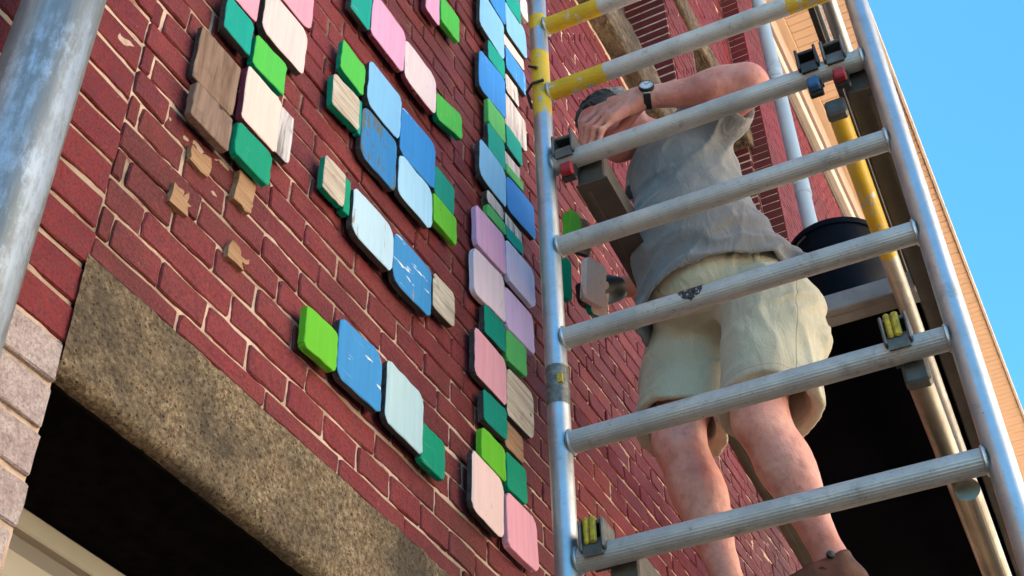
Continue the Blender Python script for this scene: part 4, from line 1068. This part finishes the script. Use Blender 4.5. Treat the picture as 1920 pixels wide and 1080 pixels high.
def folds(dirs, weight=None):
    """narrow cloth ridges running along given directions; weight(x, y, z) says where the cloth is bunched"""
    def fn(x, y, z):
        r = 0; w0 = 1 if weight is None else weight(x, y, z)
        for (d, e, a, s_, base) in dirs:
            t = np.cross(d, e)
            u = x*d[0]+y*d[1]+z*d[2]; w = x*e[0]+y*e[1]+z*e[2]; q = x*t[0]+y*t[1]+z*t[2]
            wob = .30*vnoise(u*7+1.7, w*9, q*9)
            n = vnoise(u*s_*.16+5.1, w*s_+wob*2+2.2, q*s_*.35+.4)
            r = r - a*np.clip(1-np.abs(n)*2.1, 0, 1)**1.5*(base+(1-base)*w0)
        return r
    return fn
def build_shirt():
    F = Field((2.30, -.82, 3.74), (2.86, -.22, 4.60), .0052)
    F.ell(pelv+np.array([-.035, .010, .0]), (.172, .192, .165), None, .05); F.cone(belly, np.array([2.60, -.475, 3.84]), .15, .160, .05)
    F.cone(pelv+np.array([-.03, .01, .05]), belly, .140, .150, .06); F.cone(belly, chest, .152, .142, .06)
    F.ell(belly+np.array([-.035, .055, -.005]), (.115, .115, .125), None, .06)               # paunch
    F.cone(chest+np.array([0, 0, .02]), shL, .112, .078, .06); F.cone(chest+np.array([0, 0, .02]), shR, .112, .075, .06)
    F.cone(chest+(neck-chest)*.4, neck+np.array([.0, -.004, -.010]), .095, .070, .05)
    s1 = shL+(elbL-shL)*.60; F.cone(shL, s1, .078, .074, .03)
    s2 = shR+(elbR-shR)*.60; F.cone(shR, s2, .074, .072, .03)
    # back hem flaring away from the waist
    F.cone(pelv+np.array([.0, -.15, .060]), pelv+np.array([-.03, -.215, .015]), .035, .018, .05)
    fold_d = N3(-.10, .93, -.36); fold_e = N3(-.25, .33, .91); arm_d = N3(-.15, .55, -.82); arm_e = N3(-.55, .65, .5)
    hemw = lambda x, y, z: np.clip(1-((z-(3.90-.28*(y+.5)))-.02)/.16, 0, 1)
    F.warp(folds([(fold_d, fold_e, .015, 30, .15), (N3(-.2, .75, -.6), N3(-.4, .5, .75), .008, 15, 1.0)], hemw), .05)
    F.warp(folds([(arm_d, arm_e, .015, 19, .35)], lambda x, y, z: np.clip(1-np.abs(z-4.30)/.14, 0, 1)), .05)
    F.warp(lambda x, y, z: .004*vnoise(x*11, y*11, z*11)+.0015*vnoise(x*40, y*40, z*40), .05)
    # hem: lower at the front (wall side), higher towards the back
    d0 = F.d.copy(); hp = np.array([2.5, -.50, 3.900]); hn = N3(-.05, -.27, -.95)
    F.half(hp, hn)
    ax_ = [(F.lo[i]+F.res*np.arange(F.n[i])).astype(np.float32) for i in range(3)]
    pdist = (ax_[0]*hn[0])[:, None, None]+(ax_[1]*hn[1])[None, :, None]+(ax_[2]*hn[2])[None, None, :]-np.float32(hp@hn)
    F.d = np.where(pdist > -.07, np.maximum(F.d, -(d0+.013)), F.d).astype(np.float32)
    # neck and sleeve openings
    F.cone(neck+np.array([-.03, .02, .03]), neck+np.array([-.09, .07, .09]), .062, .075, .004, 's')
    F.half(s1, N3(*(elbL-shL)), 0) if False else None
    ax = N3(*(elbL-shL)); F.cone(s1+ax*.055, s1+ax*.3, .072, .09, .0, 's'); F.cone(s1-ax*.03, s1+ax*.06, .055, .060, .0, 's')
    ax = N3(*(elbR-shR)); F.cone(s2+ax*.055, s2+ax*.3, .072, .09, .0, 's'); F.cone(s2-ax*.03, s2+ax*.06, .050, .056, .0, 's')
    return F.nets()
V, Fc = build_shirt()
SHIRT = obj('t_shirt', V, Fc, M_SHIRT, person, True)

def build_shorts():
    F = Field((2.36, -.82, 3.30), (2.92, -.20, 4.12), .0052)
    F.ell(pelv+np.array([0, -.004, -.02]), (.152, .176, .13), None, .04); F.cone(pelv+np.array([-.02, .0, .03]), pelv+np.array([-.035, .01, .09]), .145, .135, .04)
    for (h, kn, out) in ((hipR, kneeR, N3(.2, .6, -.2)), (hipL, kneeL, N3(.15, -.8, -.1))):
        a = h+np.array([0, 0, -.02]); b = h+(kn-h)*1.02
        G = Field(F.lo, F.lo+F.res*(F.n-1), F.res); G.n = F.n; G.d = np.full(F.d.shape, 1.0, np.float32)
        G.cone(a, b+out*.012, .108, .112, .0)
        G.cone(a+out*.03, b+out*.030+np.array([.012, 0, 0]), .095, .100, .04)
        F.comb((slice(None),)*3, G.d, .035 if h is hipR else .006, 'u')
    F.ell((2.575, -.475, 3.93), (.125, .135, .105), None, .04)
    F.cone(hipL+np.array([.03, -.085, -.02]), hipL+np.array([.03, -.100, -.16]), .030, .034, .05)      # side pocket
    cd = N3(-.05, -.75, .30); ce = N3(-.3, .25, .9)
    F.warp(folds([(cd, ce, .013, 22, .25)], lambda x, y, z: np.clip(1-np.abs(z-3.80)/.10, 0, 1)), .05)
    F.warp(folds([(N3(.05, -.1, 1), N3(-.7, .7, .1), .010, 15, .4)], lambda x, y, z: np.clip((3.75-z)/.2, 0, 1)), .05)
    F.warp(lambda x, y, z: .003*vnoise(x*13, y*13, z*13), .05)
    for (h, kn) in ((hipR, kneeR), (hipL, kneeL)):
        ax = N3(*(kn-h)); b = h+(kn-h)*.86
        F.half(b+ax*.008, ax) if False else None
    # hems: cut each leg by its own plane, then hollow it out
    axR = N3(*(N3(*(kneeR-hipR))*.8+np.array([-.18, 0, -.1]))); axL = N3(*(N3(*(kneeL-hipL))*.8+np.array([-.05, -.10, -.1])))
    ax_ = [(F.lo[i]+F.res*np.arange(F.n[i])).astype(np.float32) for i in range(3)]
    X, Y, Z = np.meshgrid(*ax_, indexing='ij')
    split = (Y-(-.495))-(X-2.62)*(-.15)
    cR = hipR+(kneeR-hipR)*.85; cL = hipL+(kneeL-hipL)*.91
    dR = (X-cR[0])*axR[0]+(Y-cR[1])*axR[1]+(Z-cR[2])*axR[2]+.010*vnoise(X*16, Y*16, Z*16); dL = (X-cL[0])*axL[0]+(Y-cL[1])*axL[1]+(Z-cL[2])*axL[2]+.010*vnoise(X*16, Y*16, Z*16)
    F.d = np.maximum(F.d, np.where(split > 0, dR, dL).astype(np.float32))
    inner = F.d+.011
    for (c, kn, h, ax) in ((cR, kneeR, hipR, axR), (cL, kneeL, hipL, axL)):
        top = h+(kn-h)*.42
        G = Field(F.lo, F.lo+F.res*(F.n-1), F.res); G.n = F.n; G.d = np.full(F.d.shape, 1.0, np.float32)
        out = N3(.2, .6, -.2) if h is hipR else N3(.15, -.8, -.1)
        G.cone(top, c+ax*.08+out*.01, .070, .097, 0); G.cone(top+out*.015, c+ax*.08+out*.028+np.array([.012, 0, 0]), .066, .088, .03)
        F.d = np.maximum(F.d, -G.d)
    return F.nets()
V, Fc = build_shorts()
fcz = V[np.asarray(Fc)].mean(1)
SHORTS = obj('shorts', V, Fc, M_SHORTS, person, True)
# stitched seams of the shorts: side seam of the near leg and the hem line, as thin darker lines in the cloth
def seam(k, col, plane_pts):
    msk = None
    for (n, p0, hw) in plane_pts:
        vm = k.n('ShaderNodeVectorMath'); vm.operation = 'DOT_PRODUCT'; k.t.links.new(k.tc.outputs['Object'], vm.inputs[0]); vm.inputs[1].default_value = tuple(n)
        dd = k.math('ABSOLUTE', k.math('SUBTRACT', vm.outputs['Value'], float(np.dot(n, p0))))
        mk = k.ramp(k.math('DIVIDE', dd, hw*2), [(.3, 1), (.6, 0)]); msk = mk if msk is None else k.math('MAXIMUM', msk, mk)
    return msk
k = NM('seam_tmp'); k.m = M_SHORTS; k.t = M_SHORTS.node_tree; k.b = k.t.nodes['Principled BSDF']; k.tc = [q for q in k.t.nodes if q.type == 'TEX_COORD'][0]; k.vec = k.tc.outputs['Object']
legax = N3(*(kneeL-hipL)); vdir = N3(*(np.array(CAM)-(hipL+kneeL)/2)); vdir = N3(*(vdir-legax*(vdir@legax))); rdir = np.cross(vdir, legax); rdir = rdir if rdir@np.array(r2) > 0 else -rdir
sd_ = N3(*(vdir*.80+rdir*.60)); sn = N3(*np.cross(legax, sd_))
hemn = N3(*(N3(*(kneeL-hipL))*.8+np.array([-.05, -.10, -.1]))); hemp = hipL+(kneeL-hipL)*.91-hemn*.024
ms = seam(k, None, [(sn, hipL, .0016), (hemn, hemp, .0010)])
old = k.b.inputs['Base Color'].links[0].from_socket
k.t.links.new(k.mix(k.math('MULTIPLY', ms, .55), old, (.16, .145, .10)), k.b.inputs['Base Color'])
bn = [q for q in k.t.nodes if q.type == 'BUMP'][0]; ho = bn.inputs['Height'].links[0].from_socket
k.t.links.new(k.math('SUBTRACT', ho, k.math('MULTIPLY', ms, .5)), bn.inputs['Height'])

# dark work glove on the right hand
F = Field(wrR-.16, wrR+.12, .005)
F.cone(wrR+np.array([.02, -.025, .008]), wrR, .036, .037, .0); F.cone(wrR, wrR+np.array([-.045, .03, -.045]), .040, .042, .02)
for q in range(4): F.chain([wrR+np.array([-.05-.006*q, .035, -.04-.016*q+.02]), wrR+np.array([-.085, .045-.002*q, -.06-.016*q+.02]), wrR+np.array([-.105, .02, -.075-.016*q+.02])], [.0145, .013, .0115], .006)
V, Fc = F.nets(); obj('work_glove', V, Fc, M_BLACK, person, True)
# hair: cap of short hair on the skull, silver at the back
def build_hair():
    F = Field(HC-.16, HC+.17, .0046)
    F.ell(H(-.016, .042, 0), (.104, .083, .091), RH, .0)
    F.warp(lambda x, y, z: .005*vnoise(x*45, y*45, z*45)+.006*vnoise(x*95, y*95, z*95)+.004*vnoise(x*170, y*170, z*170), .03)
    F.half(H(.045, .045, 0), HF*.8-HU*.6); F.half(H(0, -.035, 0), -HU+HF*-.0)
    F.cone(H(-.01, -.03, .095), H(-.01, .02, .095), .03, .026, .0, 's'); F.cone(H(-.01, -.03, -.095), H(-.01, .02, -.095), .03, .026, .0, 's')
    return F.nets()
V, Fc = build_hair()
cen = V[np.asarray(Fc)].mean(1)-HC
mi = ((cen@HF) < -.03).astype(int)
obj('hair', V, Fc, [M_HAIR, M_HAIRG], person, True, mi)
for sg in (1, -1):
    MB().lathe(H(.074, .006, sg*.032), [(.0005, -.011), (.008, -.008), (.0112, 0), (.008, .008), (.0005, .011)], 14, HF).build('eye', M_EYE, person, True)
# shoes
toe = N3(-.55, .80, 0)
for an in (ankR, ankL):
    F = Field(an-np.array([.22, .12, .125]), an+np.array([.12, .24, .06]), .005)
    heel = an+np.array([0, 0, -.062])-toe*.035
    F.cone(heel, heel+toe*.10, .042, .044, .02); F.cone(heel+toe*.10, heel+toe*.185+np.array([0, 0, -.016]), .045, .030, .03)
    F.cone(an+np.array([0, 0, -.005]), an+np.array([0, 0, -.06]), .046, .050, .03)
    F.half(an+np.array([0, 0, -.008]), N3(-.30, .42, 1)); F.half(an+np.array([0, 0, -.105]), (0, 0, -1))
    F.cone(an+np.array([0, 0, .06]), an+np.array([0, 0, -.03]), .040, .037, .0, 's')
    V, Fc = F.nets(); sh = obj('shoe', V, Fc, M_SHOE, person, True)
    side = N3(-.80, -.55, 0)
    b = MB(); b.path([an+toe*.045+side*t*.048+np.array([0, 0, -.034-.03*t*t]) for t in np.linspace(-1, 1, 9)], .011, 8); b.build('strap', M_SHOE, sh, True)
    MB().lathe(an+side*.050+toe*.02+np.array([0, 0, -.022]), [(.0, .006), (.008, .004), (.010, 0), (.010, -.004)], 16, side).build('button', M_BLACK, sh, True)
    s_ = MB(); s_.path([heel+np.array([0, 0, -.04])+toe*t for t in (-.03, .05, .12, .19)], .02, 10); s_.build('sole', M_SOLE, sh, True)
# wristwatch
wax = N3(*(wrL-elbL)); wn = N3(-.95, -.12, .10); wn = N3(*(wn-wax*(wn@wax))); wt = np.cross(wax, wn)
wc = wrL-wax*.012
w = MB(); pr = [(.0325, -.010), (.0345, -.010), (.0345, .010), (.0325, .010)]
w.lathe(wc, pr, 36, wax, True); WS = w.build('watch', M_STRAP, person, True)
wd0 = wc+wn*.036
MB().lathe(wd0, [(.0, -.006), (.021, -.006), (.0215, .0), (.0205, .005), (.0185, .006), (.0185, .004)], 36, wn).build('watch_case', M_STRAP, WS, True)
MB().lathe(wd0, [(.0, .0048), (.0184, .0046)], 36, wn).build('watch_dial', M_DIAL, WS)
h = MB()
for k in range(12):
    a = 2*math.pi*k/12; p = wd0+wn*.0056+(wax*math.cos(a)+wt*math.sin(a))*.0155; h.box(p, (.0016, .0006, .0003), np.array([wax*math.cos(a)+wt*math.sin(a), -wax*math.sin(a)+wt*math.cos(a), wn]))
for a, L in ((.9, .010), (2.4, .014)):
    dd = wax*math.cos(a)+wt*math.sin(a); h.box(wd0+wn*.0062+dd*L/2, (L/2, .0008, .0003), np.array([dd, np.cross(wn, dd), wn]))
h.build('watch_hands', M_BLACK, WS)
for sg in (-1, 1): MB().box(wd0+wt*sg*.0235-wn*.004, (.009, .004, .003), np.array([wax, wt, wn]), .001).build('lug', M_STEEL, WS)
# black glasses case hanging at the collar
c = MB(); c.box((2.478, -.372, 4.272), (.012, .030, .022), np.array([N3(1, 0, 0), N3(0, .9, .35), N3(0, -.35, .9)]), .008)
c.build('hanging_clip', M_BLACK, person)

# ================================================================== loose tiles stacked between the man's hand and the wall
def loose(px, c, w, h, t, loc, rows, label, side=None):
    v, f, mi = tile_mesh(w, h, t, [.012]*4, px, batten=False)
    R = np.array(rows, float); V2 = np.array(v)@R
    o = obj('wood_tile', V2, f, [FRONT.get(c) or PAINT[c], PAINT[side] if side else (FRONT.get(c) or PAINT[c]), M_RAW2], None, False, mi, loc)
    tag(o, label, 'wooden tile', 'loose tiles in the right hand of the man'); return o
def frame(nrm, upv):
    y = -N3(*nrm); z = np.array(upv, float); z = N3(*(z-y*(z@y))); x = np.cross(y, z); return np.array([x, y, z])
loose(91, 'lime', .045, .115, .03, (2.545, -.135, 4.285), frame((-.35, -.93, .0), (.05, 0, 1)), 'lime green loose tile seen edge-on just right of the scaffold pole')
loose(92, 'rawwood', .06, .13, .014, (2.60, -.145, 4.300), frame((-.5, -.85, -.1), (0, .1, 1)), 'dark loose board leaning beside the lime green loose tile', 'navy')
loose(93, 'dgreen', .05, .14, .02, (2.55, -.100, 4.115), frame((-.35, -.9, -.1), (-.05, .05, 1)), 'dark green loose tile hanging lowest beside the scaffold pole')
loose(94, 'palepeach', .085, .13, .02, (2.60, -.170, 4.110), frame((-.25, -.93, -.25), (-.12, .1, 1)), 'pale peach loose tile held beside the dark green loose tile')
loose(95, 'palepeach', .07, .11, .02, (2.65, -.160, 4.100), frame((-.2, -.93, -.35), (-.2, .1, 1)), 'pale loose tile with a green edge, nearest the platform beam', 'dgreen')
